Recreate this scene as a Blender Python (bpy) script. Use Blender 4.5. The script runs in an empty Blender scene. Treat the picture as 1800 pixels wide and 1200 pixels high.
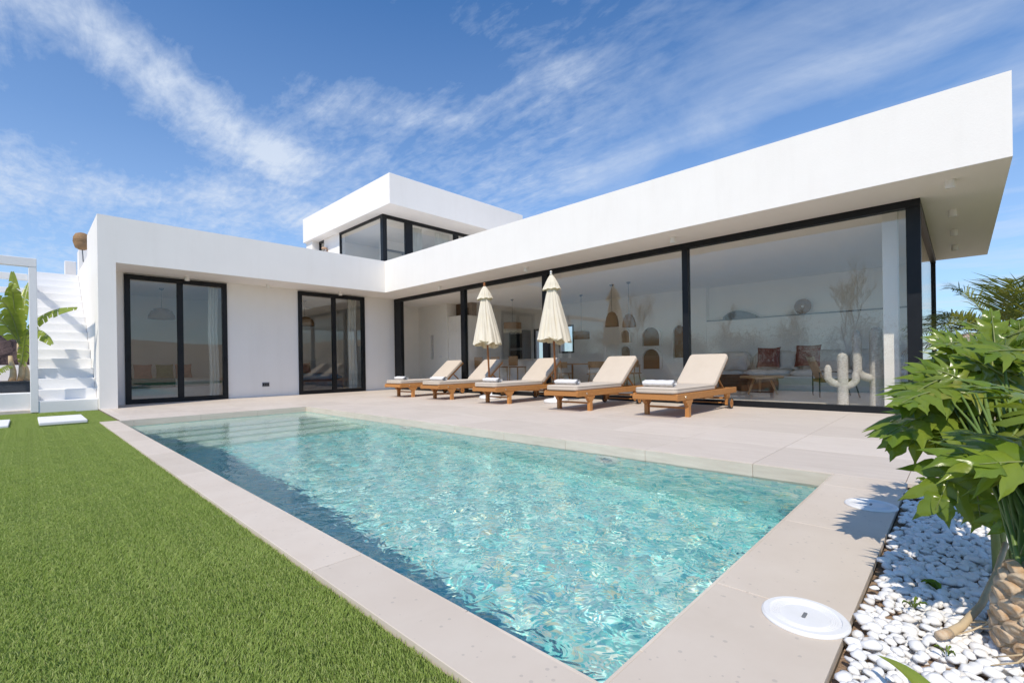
import bpy, bmesh, math, random
import numpy as np
from mathutils import Vector, Matrix, noise as mnoise
R = random.Random(7)
sc = bpy.context.scene
COL = sc.collection
# ------------------------------------------------------------------ camera
F, Y0, ROLL, YAW = 821.04, 638.46, -0.015, 0.80508
CAM = np.array([-7.524, -12.486, 0.8])
sy, cy_ = math.sin(YAW), math.cos(YAW)
cd = bpy.data.cameras.new('camera'); cam = bpy.data.objects.new('camera', cd); COL.objects.link(cam)
sc.camera = cam
cd.sensor_width = 36; cd.lens = F / 1800 * 36; cd.shift_y = (Y0 - 600) / 1800
cd.clip_start = 0.05; cd.clip_end = 3000
fw = Vector((sy, cy_, 0)); rt = Vector((cy_, -sy, 0)); up = Vector((0, 0, 1))
s_, c_ = math.sin(ROLL), math.cos(ROLL)
r2 = rt * c_ + up * s_; u2 = -rt * s_ + up * c_
M = Matrix((r2, u2, -fw)).transposed().to_4x4(); M.translation = Vector(CAM)
cam.matrix_world = M
def ray(px, py):
    u, v = px - 900, py - Y0
    a = u * c_ + v * s_; b = -u * s_ + v * c_
    return Vector((sy + a / F * cy_, cy_ - a / F * sy, -b / F))
def cp(px, py, d):                      # photo pixel at depth d metres
    return Vector(CAM) + ray(px, py) * d
def on(px, py, ax, val):
    d = ray(px, py); return Vector(CAM) + d * ((val - CAM[ax]) / d[ax])
# ------------------------------------------------------------------ world
SUN = Vector((-0.585, -0.262, 0.768)).normalized()
w = bpy.data.worlds.new('World'); sc.world = w; w.use_nodes = True
nt = w.node_tree
class N:
    """tiny node helper"""
    def __init__(s, nt): s.nt = nt
    def n(s, t, **k):
        nd = s.nt.nodes.new('ShaderNode' + t)
        for a, v in k.items():
            if a.startswith('i_'):
                key = a[2:]; nd.inputs[int(key) if key.isdigit() else key.replace('_', ' ')].default_value = v
            else: setattr(nd, a, v)
        return nd
    def l(s, a, b): s.nt.links.new(a, b)
    def math(s, op, a, b=0.0, c=None):
        nd = s.n('Math', operation=op)
        for i, v in enumerate((a, b, c)):
            if v is None: continue
            if isinstance(v, (int, float)): nd.inputs[i].default_value = v
            else: s.l(v, nd.inputs[i])
        return nd.outputs[0]
    def ramp(s, fac, stops):
        nd = s.n('ValToRGB'); e = nd.color_ramp.elements
        while len(e) < len(stops): e.new(0.5)
        for i, (p, c) in enumerate(stops):
            e[i].position = p; e[i].color = (c if len(c) == 4 else (*c, 1)) if hasattr(c, '__len__') else (c, c, c, 1)
        if fac is not None: s.l(fac, nd.inputs[0])
        return nd.outputs[0]
    def mix(s, f, a, b, bt='MIX'):
        nd = s.n('Mix', data_type='RGBA', blend_type=bt)
        for k, v in ((0, f), (6, a), (7, b)):
            if isinstance(v, (int, float)): nd.inputs[k].default_value = v
            elif isinstance(v, tuple): nd.inputs[k].default_value = (*v[:3], 1)
            else: s.l(v, nd.inputs[k])
        return nd.outputs[2]
g = N(nt)
bg = nt.nodes['Background']; bg.inputs[1].default_value = 0.15
sky = g.n('TexSky', sky_type='NISHITA', sun_disc=False, altitude=60, air_density=1.0, dust_density=0.35, ozone_density=2.2)
sky.sun_elevation = math.asin(SUN.z); sky.sun_rotation = math.atan2(SUN.x, SUN.y)
tc = g.n('TexCoord'); sep = g.n('SeparateXYZ'); g.l(tc.outputs['Generated'], sep.inputs[0])
zz = g.math('ADD', g.math('MAXIMUM', sep.outputs[2], 0.0), 0.08)
px_ = g.math('DIVIDE', sep.outputs[0], zz); py_ = g.math('DIVIDE', sep.outputs[1], zz)
cmb = g.n('CombineXYZ'); g.l(px_, cmb.inputs[0]); g.l(py_, cmb.inputs[1])
def nz(vec, scale, detail=8, rough=.6, sx=1, sy_=1, rot=0, dist=0, off=(0, 0, 0)):
    mp = g.n('Mapping'); mp.inputs['Scale'].default_value = (sx, sy_, 1); mp.inputs['Rotation'].default_value = (0, 0, rot); mp.inputs['Location'].default_value = off
    g.l(vec, mp.inputs[0])
    t = g.n('TexNoise', i_Scale=scale, i_Detail=detail, i_Roughness=rough, i_Distortion=dist); g.l(mp.outputs[0], t.inputs['Vector'])
    return t.outputs['Fac']
def band(ax, ay, bx, by, hw, ends=.25):    # soft streak between two points of the cloud plane
    L = math.hypot(bx - ax, by - ay); dx, dy = (bx - ax) / L, (by - ay) / L
    s = g.math('ADD', g.math('MULTIPLY', px_, dx), g.math('MULTIPLY', py_, dy)); s = g.math('SUBTRACT', s, ax * dx + ay * dy)
    t = g.math('ADD', g.math('MULTIPLY', px_, -dy), g.math('MULTIPLY', py_, dx)); t = g.math('SUBTRACT', t, -ax * dy + ay * dx)
    t2 = g.math('POWER', g.math('ABSOLUTE', g.math('DIVIDE', t, hw)), 2)
    so = g.math('MAXIMUM', g.math('SUBTRACT', g.math('ABSOLUTE', g.math('SUBTRACT', s, L / 2)), L / 2), 0)
    s2 = g.math('POWER', g.math('DIVIDE', so, ends), 2)
    return g.math('POWER', 2.718, g.math('MULTIPLY', g.math('ADD', t2, s2), -1))
n1 = nz(cmb.outputs[0], 1.7, 10, .62, 1, 1, 0.4, .6)
n2 = nz(cmb.outputs[0], 5.0, 9, .70, 2.1, .55, -.45, .5)
n3 = nz(cmb.outputs[0], 2.4, 7, .55, 1.5, .16, 0.15, .3, (3, 1, 0))
n4 = nz(cmb.outputs[0], 16, 6, .6, 1.3, .8, -.4, .3)
rightw = g.ramp(g.math('SUBTRACT', px_, g.math('MULTIPLY', py_, .9)), [(.35, 0.0), (1.0, 1.0)])
wisp = g.n('Mix', data_type='FLOAT'); g.l(rightw, wisp.inputs[0]); g.l(n2, wisp.inputs[2]); g.l(n3, wisp.inputs[3])
base = g.math('ADD', g.math('MULTIPLY', n1, .55), g.math('MULTIPLY', wisp.outputs[0], .55))
base = g.math('ADD', base, g.math('MULTIPLY', g.math('MULTIPLY', g.math('SUBTRACT', n4, .5), .34), g.math('SUBTRACT', 1.0, g.math('MULTIPLY', rightw, .85))))
bands = [(-.05, 1.45, .62, 1.9, .13, .25, .27), (.70, 1.5, .95, 1.3, .10, .12, .10), (1.08, 1.2, 1.12, .85, .09, .15, .15),
         (.1, 2.75, .9, 2.45, .30, .8, .16), (1.75, 1.2, 1.6, .2, .16, .5, .12), (.65, 2.0, .95, 1.75, .14, .2, .12), (2.6, .9, 2.0, -.1, .25, .6, .12),
         (.15, 1.95, .35, 2.3, .12, .2, -.24), (.55, 1.2, .3, 1.3, .14, .2, -.20), (.95, 1.02, .80, 1.08, .10, .15, -.20), (.62, 1.15, .45, 1.45, .10, .2, -.16), (-.2, 2.2, .15, 2.15, .12, .2, -.2)]
for b in bands: base = g.math('ADD', base, g.math('MULTIPLY', band(*b[:6]), b[6]))
cl = g.ramp(base, [(.51, 0.0), (.66, .25), (.92, .88)])
hz = g.ramp(sep.outputs[2], [(.0, .55), (.12, .42), (.38, .15), (.65, .0)])
fac = g.math('MINIMUM', g.math('ADD', g.math('MULTIPLY', cl, .86), hz), .93)
skyc = g.mix(1.0, sky.outputs[0], (.38, .71, .99), 'MULTIPLY')
g.l(g.mix(fac, skyc, (4.0, 4.5, 5.3)), bg.inputs[0])
# ------------------------------------------------------------------ sun, exposure
sl = bpy.data.lights.new('sun', 'SUN'); sl.energy = 3.45; sl.angle = math.radians(.53); sl.color = (1, .90, .76)
sl.cycles.is_caustics_light = True
so = bpy.data.objects.new('sun', sl); COL.objects.link(so); so.rotation_euler = (-SUN).to_track_quat('-Z', 'Y').to_euler()
so.location = (-20, -20, 30)
sc.view_settings.view_transform = 'Standard'; sc.view_settings.look = 'None'; sc.view_settings.gamma = 1
sc.view_settings.exposure = 0.23
sc.cycles.use_denoising = True; sc.cycles.max_bounces = 10; sc.cycles.transparent_max_bounces = 24
sc.cycles.diffuse_bounces = 7; sc.cycles.caustics_refractive = True; sc.cycles.caustics_reflective = False
sc.cycles.sample_clamp_indirect = 6
# ------------------------------------------------------------------ materials
MATS = {}
def material(name, col, rough=.6, spec=.5, vary=None, vscale=8, vstretch=(1, 1, 1), bump=0, bscale=60, bdist=.002, metal=0, trans=0, coat=0, spots=None, island=None, sheen=0, detail=6):
    m = bpy.data.materials.new(name); m.use_nodes = True; MATS[name] = m
    k = N(m.node_tree); b = m.node_tree.nodes['Principled BSDF']
    b.inputs['Roughness'].default_value = rough; b.inputs['Specular IOR Level'].default_value = spec; b.inputs['Metallic'].default_value = metal
    b.inputs['Coat Weight'].default_value = coat; b.inputs['Sheen Weight'].default_value = sheen
    t = k.n('TexCoord'); mp = k.n('Mapping'); mp.inputs['Scale'].default_value = vstretch; 
    geo = k.n('NewGeometry'); k.l(geo.outputs['Position'], mp.inputs[0])
    c = None
    if vary:
        nn = k.n('TexNoise', i_Scale=vscale, i_Detail=detail, i_Roughness=.6); k.l(mp.outputs[0], nn.inputs['Vector'])
        c = k.mix(k.ramp(nn.outputs['Fac'], [(.3, 0.0), (.7, 1.0)]), col, vary)
    if island:
        cc = k.ramp(geo.outputs['Random Per Island'], island)
        c = cc if c is None else k.mix(.5, c, cc)
    if spots:
        vo = k.n('TexVoronoi', i_Scale=spots[0]); k.l(geo.outputs['Position'], vo.inputs['Vector'])
        sp = k.n('SeparateColor'); k.l(vo.outputs['Color'], sp.inputs[0])
        rad = k.math('MULTIPLY', k.math('POWER', sp.outputs[0], 4), spots[1])
        f = k.math('LESS_THAN', vo.outputs['Distance'], rad)
        c = k.mix(k.math('MULTIPLY', f, spots[3]), c if c is not None else (*col, 1), spots[2])
    if name in ('porcelain', 'porcelain_b', 'coping', 'trim', 'teak'):
        oi = k.n('ObjectInfo'); q = .10 if name != 'teak' else .22
        c = k.mix(1.0, c, k.ramp(oi.outputs['Random'], [(0, (1 - q, 1 - q * 1.05, 1 - q * 1.15)), (1, (1.0, 1.0, 1.0))]), 'MULTIPLY')
        if name != 'teak':                     # dried splash marks and dust
            sn = k.n('TexNoise', i_Scale=1.6, i_Detail=9, i_Roughness=.68, i_Distortion=1.2); k.l(geo.outputs['Position'], sn.inputs['Vector'])
            c = k.mix(k.math('MULTIPLY', k.ramp(sn.outputs['Fac'], [(.52, 0.0), (.74, 1.0)]), .22), c, (.46, .39, .31))
    if name in ('plaster', 'stairwhite'):      # faint rain streaks and patching
        m2 = k.n('Mapping'); m2.inputs['Scale'].default_value = (2.2, 2.2, .22); k.l(geo.outputs['Position'], m2.inputs[0])
        sn = k.n('TexNoise', i_Scale=1.5, i_Detail=8, i_Roughness=.7); k.l(m2.outputs[0], sn.inputs['Vector'])
        c = k.mix(k.math('MULTIPLY', k.ramp(sn.outputs['Fac'], [(.50, 0.0), (.78, 1.0)]), .14), c, (.62, .58, .52))
    if c is None: b.inputs['Base Color'].default_value = (*col, 1)
    else: k.l(c, b.inputs['Base Color'])
    if bump:
        nb = k.n('TexNoise', i_Scale=bscale, i_Detail=5, i_Roughness=.6); k.l(mp.outputs[0] if vstretch != (1, 1, 1) else geo.outputs['Position'], nb.inputs['Vector'])
        bp = k.n('Bump', i_Strength=bump, i_Distance=bdist); k.l(nb.outputs['Fac'], bp.inputs['Height']); k.l(bp.outputs[0], b.inputs['Normal'])
    if trans:
        tr = k.n('BsdfTranslucent'); mx = k.n('MixShader', i_0=trans)
        if c is None: tr.inputs[0].default_value = (*col, 1)
        else: k.l(k.mix(1.0, c, (1.0, 1.0, .45), 'MULTIPLY'), tr.inputs[0])
        k.l(b.outputs[0], mx.inputs[1]); k.l(tr.outputs[0], mx.inputs[2]); k.l(mx.outputs[0], m.node_tree.nodes['Material Output'].inputs[0])
    return m
material('plaster', (.86, .835, .795), .85, .25, (.83, .805, .765), 1.1, bump=.35, bscale=38, bdist=.004)
material('soffit', (.90, .86, .82), .8, .2, (.87, .83, .79), 1.4, (.5, 3, 1), bump=.2, bscale=22, bdist=.003)
material('stairwhite', (.82, .82, .82), .75, .3, (.79, .79, .79), 2, bump=.4, bscale=20, bdist=.006)
material('black', (.007, .008, .010), .42, .28, (.011, .012, .014), 6)
material('porcelain', (.63, .555, .485), .55, .4, (.70, .625, .55), 2.2, (6, .8, 1), bump=.12, bscale=60, bdist=.0012)
material('porcelain_b', (.65, .575, .50), .55, .4, (.71, .635, .56), 2.5, (5, .9, 1), bump=.12, bscale=60, bdist=.0012)
material('coping', (.64, .555, .465), .6, .35, (.69, .61, .52), 3, bump=.15, bscale=90, bdist=.0012, spots=(46, .30, (.36, .33, .30), .40))
material('grout', (.24, .20, .16), .9, .1)
material('trim', (.60, .52, .43), .5, .4, (.72, .64, .54), 3, (1, 1, 9), bump=.1)
material('turf', (.06, .09, .022), .95, .05, (.08, .11, .03), 30)
material('blade', (.28, .385, .08), .6, .25, (.34, .44, .12), 1.1, trans=.28, island=[(0, (.14, .23, .035)), (.35, (.30, .41, .085)), (.75, (.43, .52, .16)), (1, (.62, .60, .32))])
material('teak', (.42, .17, .045), .5, .4, (.60, .29, .095), 9, (1.5, 14, 14), bump=.25, bscale=30, bdist=.001)
material('teakdark', (.25, .09, .028), .45, .4, (.33, .13, .04), 9, (14, 14, 1.5))
material('cushion', (.56, .485, .40), .95, .1, (.59, .515, .43), 5, bump=.5, bscale=420, bdist=.0008, sheen=.15)
material('piping', (.30, .26, .22), .9, .1)
material('towel', (.80, .80, .80), 1, .05, (.74, .74, .75), 30, bump=.9, bscale=300, bdist=.003, sheen=.3)
material('towelgrey', (.58, .57, .58), 1, .05, (.64, .63, .64), 30, bump=.9, bscale=300, bdist=.003, sheen=.3)
material('canvas', (.78, .725, .60), .9, .1, (.82, .77, .66), 5, bump=.3, bscale=260, bdist=.001, trans=.18)
material('plastic', (.80, .80, .80), .4, .4, (.75, .75, .74), 9, bump=.1, bscale=80)
material('rubber', (.03, .03, .032), .7, .3, (.05, .05, .05), 40)
material('brass', (.75, .70, .60), .3, .5, metal=.9)
material('pebble', (.80, .795, .785), .6, .35, (.73, .72, .71), 26, bump=.25, bscale=70, bdist=.003, island=[(0, (.55, .50, .43)), (.12, (.74, .71, .66)), (.4, (.82, .81, .79)), (1, (.86, .855, .845))])
material('soil', (.30, .20, .13), .95, .05, (.42, .31, .22), 26, bump=1, bscale=60, bdist=.02)
material('leaf', (.16, .24, .025), .24, .55, (.25, .32, .045), 7, bump=.25, bscale=30, bdist=.004, trans=.42, island=[(0, (.09, .18, .02)), (.6, (.17, .27, .035)), (.93, (.27, .33, .05)), (1, (.42, .38, .08))])
material('banana', (.22, .30, .045), .32, .5, (.32, .38, .08), 3, (1, 1, 6), trans=.38)
material('petiole', (.10, .17, .035), .4, .4, (.16, .22, .06), 8)
material('stalk', (.17, .24, .06), .4, .4, (.26, .27, .10), 8)
material('stalkdry', (.46, .34, .20), .7, .2, (.58, .46, .30), 10, bump=.3)
material('trunk', (.33, .23, .13), .85, .15, (.46, .38, .27), 18, bump=.9, bscale=50, bdist=.01)
material('scar', (.66, .57, .44), .8, .2, (.44, .25, .11), 26, bump=.7, bscale=60, bdist=.006)
material('palm', (.22, .28, .07), .5, .3, (.34, .35, .14), 8, trans=.4)
material('palmdry', (.42, .31, .24), .8, .1, (.52, .41, .33), 14)
material('rock', (.055, .042, .040), .95, .1, (.12, .085, .08), 3, bump=1, bscale=4, bdist=.2)
material('sand', (.46, .38, .29), .95, .05, (.36, .30, .22), .12, bump=.6, bscale=3, bdist=.05)
material('bark', (.20, .155, .115), .9, .1, (.12, .09, .07), 10)
material('shrub', (.05, .075, .022), .7, .2, (.08, .10, .035), 4)
material('pot', (.03, .037, .047), .6, .3, (.05, .055, .065), 10)
material('wicker', (.42, .27, .15), .8, .2, (.26, .155, .08), 70, (1, 1, 2), bump=1, bscale=120, bdist=.01)
material('inwall', (.90, .88, .84), .85, .2, (.85, .84, .81), 2)
material('infloor', (.70, .66, .60), .4, .45, (.74, .70, .64), 3, bump=.05)
material('fabric', (.70, .69, .66), .95, .1, (.64, .63, .60), 8, bump=.4, bscale=90, bdist=.004)
material('redleather', (.17, .028, .022), .45, .4, (.23, .045, .034), 9, bump=.3, bscale=20, bdist=.006)
material('brownfabric', (.11, .075, .05), .9, .1, (.16, .11, .075), 12)
material('oak', (.42, .26, .13), .5, .35, (.52, .33, .17), 12, (8, 8, 1))
material('rope', (.80, .78, .74), .95, .1, (.48, .46, .42), 26, (1, 1, 3), bump=1, bscale=60, bdist=.02)
material('grey', (.17, .18, .19), .5, .4, (.22, .23, .24), 8)
material('greencloth', (.14, .17, .07), .95, .1, (.19, .22, .10), 12)
material('pinkcloth', (.36, .17, .14), .95, .1, (.44, .22, .18), 12)
material('bluecloth', (.05, .17, .27), .9, .1, (.07, .21, .32), 12)
material('tealcloth', (.01, .08, .085), .9, .1, (.02, .12, .12), 12)
material('curtain', (.72, .72, .66), .9, .1, trans=.35)
material('lampglass', (.12, .30, .48), .15, .6)
material('sconce', (.45, .30, .20), .5, .3)
def special_mats():
    m = bpy.data.materials.new('glass'); m.use_nodes = True; MATS['glass'] = m; k = N(m.node_tree); m.node_tree.nodes.remove(m.node_tree.nodes['Principled BSDF'])
    lw = k.n('LayerWeight', i_Blend=.5)
    f = k.math('ADD', k.math('MULTIPLY', k.math('POWER', lw.outputs['Facing'], 4), .8), .06)
    nb = k.n('TexNoise', i_Scale=.9, i_Detail=1); bp = k.n('Bump', i_Strength=.06, i_Distance=.006); k.l(nb.outputs[0], bp.inputs['Height'])
    gg = k.n('NewGeometry'); k.l(gg.outputs['Position'], nb.inputs['Vector'])
    tr = k.n('BsdfTransparent'); tr.inputs[0].default_value = (.985, .988, .98, 1)
    gl = k.n('BsdfGlossy', i_Roughness=0.0); gl.inputs[0].default_value = (1, .94, .86, 1); k.l(bp.outputs[0], gl.inputs['Normal'])
    mx = k.n('MixShader'); k.l(f, mx.inputs[0]); k.l(tr.outputs[0], mx.inputs[1]); k.l(gl.outputs[0], mx.inputs[2]); k.l(mx.outputs[0], m.node_tree.nodes['Material Output'].inputs[0])
    m = bpy.data.materials.new('water'); m.use_nodes = True; MATS['water'] = m; k = N(m.node_tree); m.node_tree.nodes.remove(m.node_tree.nodes['Principled BSDF'])
    gl = k.n('BsdfGlass', i_Roughness=0.0, i_IOR=1.33); gl.inputs[0].default_value = (.93, 1, .995, 1)
    ge = k.n('NewGeometry'); n1_ = k.n('TexNoise', i_Scale=11.0, i_Detail=2.0, i_Roughness=.55, i_Distortion=.6); k.l(ge.outputs['Position'], n1_.inputs['Vector'])
    sp_ = k.n('SeparateXYZ'); k.l(ge.outputs['Position'], sp_.inputs[0])
    st_ = k.ramp(k.math('MULTIPLY', sp_.outputs[1], -.1), [(.38, .06), (.62, .18), (1.0, .36)])      # calmer over the steps
    bp_ = k.n('Bump', i_Distance=.030); k.l(n1_.outputs[0], bp_.inputs['Height']); k.l(st_, bp_.inputs['Strength']); k.l(bp_.outputs[0], gl.inputs['Normal'])
    k.l(gl.outputs[0], m.node_tree.nodes['Material Output'].inputs[0])
    for nm, stops in (('mosaic', [(0, (.12, .55, .60)), (.15, (.24, .72, .70)), (.38, (.46, .86, .80)), (.60, (.70, .93, .88)), (.74, (.14, .58, .70)), (.87, (.94, .96, .88)), (.96, (.92, .88, .60)), (1, (.96, .97, .92))]),
                      ('mosaic_pale', [(0, (.62, .76, .66)), (.4, (.72, .84, .74)), (.8, (.80, .87, .77)), (1, (.88, .90, .82))])):
        m = bpy.data.materials.new(nm); m.use_nodes = True; MATS[nm] = m; k = N(m.node_tree); b = m.node_tree.nodes['Principled BSDF']; b.inputs['Roughness'].default_value = .35
        ge = k.n('NewGeometry'); ad = k.n('VectorMath', operation='ADD'); ad.inputs[1].default_value = (.0031, .0047, .0053); k.l(ge.outputs['Position'], ad.inputs[0])
        dv = k.n('VectorMath', operation='SCALE'); dv.inputs['Scale'].default_value = 1 / .040; k.l(ad.outputs[0], dv.inputs[0])
        fl = k.n('VectorMath', operation='FLOOR'); k.l(dv.outputs[0], fl.inputs[0])
        wn = k.n('TexWhiteNoise', noise_dimensions='3D'); k.l(fl.outputs[0], wn.inputs['Vector'])
        k.l(k.ramp(wn.outputs['Value'], stops), b.inputs['Base Color'])
special_mats()
# ------------------------------------------------------------------ mesh builder
class MB:
    def __init__(s): s.v = []; s.f = []
    def add(s, vs, fs):
        o = len(s.v); s.v += [tuple(x) for x in vs]; s.f += [tuple(i + o for i in f) for f in fs]; return s
    def box(s, x0, x1, y0, y1, z0, z1, c=0.0):
        if c <= 0:
            return s.add([(x, y, z) for x in (x0, x1) for y in (y0, y1) for z in (z0, z1)],
                  [(0, 1, 3, 2), (4, 6, 7, 5), (0, 4, 5, 1), (2, 3, 7, 6), (0, 2, 6, 4), (1, 5, 7, 3)])
        bm = bmesh.new(); bmesh.ops.create_cube(bm, size=1)
        for v in bm.verts: v.co = Vector(((x0 + x1) / 2 + v.co.x * (x1 - x0), (y0 + y1) / 2 + v.co.y * (y1 - y0), (z0 + z1) / 2 + v.co.z * (z1 - z0)))
        bmesh.ops.bevel(bm, geom=bm.edges[:], offset=c, segments=2 if c > .012 else 1, profile=.7, affect='EDGES')
        bm.verts.ensure_lookup_table(); s.add([v.co for v in bm.verts], [[v.index for v in f.verts] for f in bm.faces]); bm.free(); return s
    def tube(s, pts, rad, n=8, cap=True):
        pts = [Vector(p) for p in pts]; rad = rad if hasattr(rad, '__len__') else [rad] * len(pts)
        vs = []; fs = []; ref = None
        for i, p in enumerate(pts):
            t = (pts[min(i + 1, len(pts) - 1)] - pts[max(i - 1, 0)]).normalized()
            if ref is None: ref = t.orthogonal().normalized()
            a = (ref - t * ref.dot(t)).normalized(); ref = a; b = t.cross(a)
            for j in range(n):
                q = 2 * math.pi * j / n; vs.append(p + (a * math.cos(q) + b * math.sin(q)) * rad[i])
        m = len(pts)
        for i in range(m - 1):
            for j in range(n): fs.append((i * n + j, i * n + (j + 1) % n, (i + 1) * n + (j + 1) % n, (i + 1) * n + j))
        if cap: fs += [tuple(range(n))[::-1], tuple(range((m - 1) * n, m * n))]
        return s.add(vs, fs)
    def lathe(s, prof, c=(0, 0, 0), n=24, fn=None, cap=True):
        vs = []; fs = []
        for i, (r, z) in enumerate(prof):
            for j in range(n):
                q = 2 * math.pi * j / n; rr, dz = (r, 0) if fn is None else fn(i, q, r, z)
                vs.append((c[0] + rr * math.cos(q), c[1] + rr * math.sin(q), c[2] + z + dz))
        m = len(prof)
        for i in range(m - 1):
            for j in range(n): fs.append((i * n + j, i * n + (j + 1) % n, (i + 1) * n + (j + 1) % n, (i + 1) * n + j))
        if cap: fs += [tuple(range(n))[::-1], tuple(range((m - 1) * n, m * n))]
        return s.add(vs, fs)
    def grid(s, P):                     # P[i][j] points
        n, m = len(P), len(P[0])
        return s.add([p for r in P for p in r], [(i * m + j, (i + 1) * m + j, (i + 1) * m + j + 1, i * m + j + 1) for i in range(n - 1) for j in range(m - 1)])
    def prism(s, poly, y0, y1):         # polygon in x,z extruded along y
        n = len(poly)
        return s.add([(x, y0, z) for x, z in poly] + [(x, y1, z) for x, z in poly],
                     [tuple(range(n)), tuple(range(2 * n - 1, n - 1, -1))] + [(i, i + n, (i + 1) % n + n, (i + 1) % n) for i in range(n)])
    def cushion(s, x0, x1, y0, y1, z0, z1, n=8, e=.18, puff=1.0):   # soft pillow box, rounded superellipse edges
        P = []
        cx, cy, cz = (x0 + x1) / 2, (y0 + y1) / 2, (z0 + z1) / 2
        bm = bmesh.new(); bmesh.ops.create_cube(bm, size=2); bmesh.ops.subdivide_edges(bm, edges=bm.edges[:], cuts=n, use_grid_fill=True)
        for v in bm.verts:
            x, y, z = v.co; k = min(1, max(abs(x), abs(y)))
            edge = 1 - (max(0, (abs(x) - .75) / .25) ** 2 + max(0, (abs(y) - .75) / .25) ** 2) * .5 * puff
            zz = z * max(.25, edge)
            rx = 1 - .5 * e * (1 - math.sqrt(max(0, 1 - z * z))) * 0.2
            v.co = Vector((cx + x * (x1 - x0) / 2 * rx, cy + y * (y1 - y0) / 2 * rx, cz + zz * (z1 - z0) / 2))
        bm.verts.index_update(); s.add([v.co for v in bm.verts], [[v.index for v in f.verts] for f in bm.faces]); bm.free(); return s
    def xf(s, m, i0=0):
        for i in range(i0, len(s.v)): s.v[i] = tuple(m @ Vector(s.v[i]))
        return s
    def build(s, name, mat, parent=None, smooth=False, world=True, **tags):
        me = bpy.data.meshes.new(name); me.from_pydata(s.v, [], s.f); me.materials.append(MATS[mat] if isinstance(mat, str) else mat)
        bm = bmesh.new(); bm.from_mesh(me); bmesh.ops.recalc_face_normals(bm, faces=bm.faces[:]); bm.to_mesh(me); bm.free()
        if smooth:
            me.shade_smooth()
            if smooth == 'auto': me.set_sharp_from_angle(angle=math.radians(38))
        return link(name, me, parent, world, **tags)
def link(name, me, parent=None, world=True, **tags):
    o = bpy.data.objects.new(name, me); COL.objects.link(o)
    if parent is not None:
        o.parent = parent
        if world:                      # vertices were given in world space
            r = parent
            off = Vector((0, 0, 0))
            while r is not None: off += r.location; r = r.parent
            o.location = -off
    tag(o, **tags); return o
def tag(o, label=None, category=None, group=None, kind=None):
    for k, v in (('label', label), ('category', category), ('group', group), ('kind', kind)):
        if v: o[k] = v
    return o
def empty(name, loc, label, category, group=None):
    o = bpy.data.objects.new(name, None); COL.objects.link(o); o.location = loc; o.empty_display_size = .1
    return tag(o, label, category, group)
def copy_tree(o, parent=None):
    c = o.copy(); COL.objects.link(c); c.parent = parent
    for ch in list(o.children): copy_tree(ch, c)
    return c
# ------------------------------------------------------------------ key dimensions
ZT, ZB, LX, LY, W, GX, D = 3.932, 2.988, 6.508, 12.92, 6.84, .995, 1.13
PX0, PX1, PY0, PY1 = -6.545, -3.633, -11.841, -3.005
OX, GY = -6.757, -12.235           # outer edge of left coping, edge of the pebble bed
# ------------------------------------------------------------------ ground
def terrain():
    xs = sorted(set(list(np.linspace(-420, -40, 14)) + list(np.linspace(-36, 36, 19)) + list(np.linspace(40, 420, 14)) + [PX0 - .12, PX1 + .12]))
    ys = sorted(set(list(np.linspace(-420, -40, 20)) + list(np.linspace(-36, 36, 19)) + list(np.linspace(40, 420, 12)) + [PY0 - .12, PY1 + .12]))
    def h(x, y):
        d = max(0, math.hypot(x, y + 4) - 45)
        z = -.06 - min(d, 60) * .02
        if y < -60: z += min(1, (-60 - y) / 90) * (12 + 5 * mnoise.noise((x * .013, y * .013, 0)))
        if d > 0: z += 1.2 * mnoise.noise((x * .03, y * .03, 4)) * min(1, d / 40)
        return z
    P = {}; v = []; f = []
    for i, x in enumerate(xs):
        for j, y in enumerate(ys): P[i, j] = len(v); v.append((x, y, h(x, y)))
    for i in range(len(xs) - 1):
        for j in range(len(ys) - 1):
            cx, cy = (xs[i] + xs[i + 1]) / 2, (ys[j] + ys[j + 1]) / 2
            if PX0 - .12 < cx < PX1 + .12 and PY0 - .12 < cy < PY1 + .12: continue
            f.append((P[i, j], P[i + 1, j], P[i + 1, j + 1], P[i, j + 1]))
    m = MB(); m.add(v, f); m.build('ground', 'sand', smooth=True, kind='structure')
terrain()
# lawn sheets
lawn = MB()
lawn.add([(-14, -16, -.022), (OX - .002, -16, -.022), (OX - .002, -2.93, -.022), (-14, -2.93, -.022)], [(0, 1, 2, 3)])
lawn.add([(-14, -2.93, -.022), (-6.53, -2.93, -.022), (-6.53, .40, -.022), (-14, .40, -.022)], [(0, 1, 2, 3)])
lawn.add([(-3.3, -20, -.022), (8, -20, -.022), (8, -13.1, -.022), (-3.3, -13.1, -.022)], [(0, 1, 2, 3)])
lawn = lawn.build('lawn', 'turf', kind='structure')
# ------------------------------------------------------------------ paving
deck = MB()
deck.box(PX1 + .03, GX + .02, -13.08, D, -.05, -.006).box(-6.51, PX1 + .03, PY1 + .03, D, -.05, -.0062)
deck.box(-7.6, PX1 + .029, GY + .005, PY0 - .03, -.05, -.0064).box(OX + .004, PX0 - .03, PY0 - .031, PY1 + .02, -.05, -.0066)
deck = deck.build('deck', 'grout', kind='structure')
TC = {}
def tile(x0, x1, y0, y1, mat, parent, z=0.0, name='paving_tile', j=.0019):
    x0 += j; x1 -= j; y0 += j; y1 -= j
    if x1 - x0 < .02 or y1 - y0 < .02: return
    key = (round(x1 - x0, 3), round(y1 - y0, 3), mat)
    if key not in TC:
        m = MB(); a, b = key[0] / 2, key[1] / 2; m.box(-a, a, -b, b, -.03, 0, .0015)
        o = m.build(name, mat, None); TC[key] = o.data; bpy.data.objects.remove(o)
    o = link(name, TC[key], parent, False); o.location = ((x0 + x1) / 2, (y0 + y1) / 2, z + R.uniform(-.0004, .0004))
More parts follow.
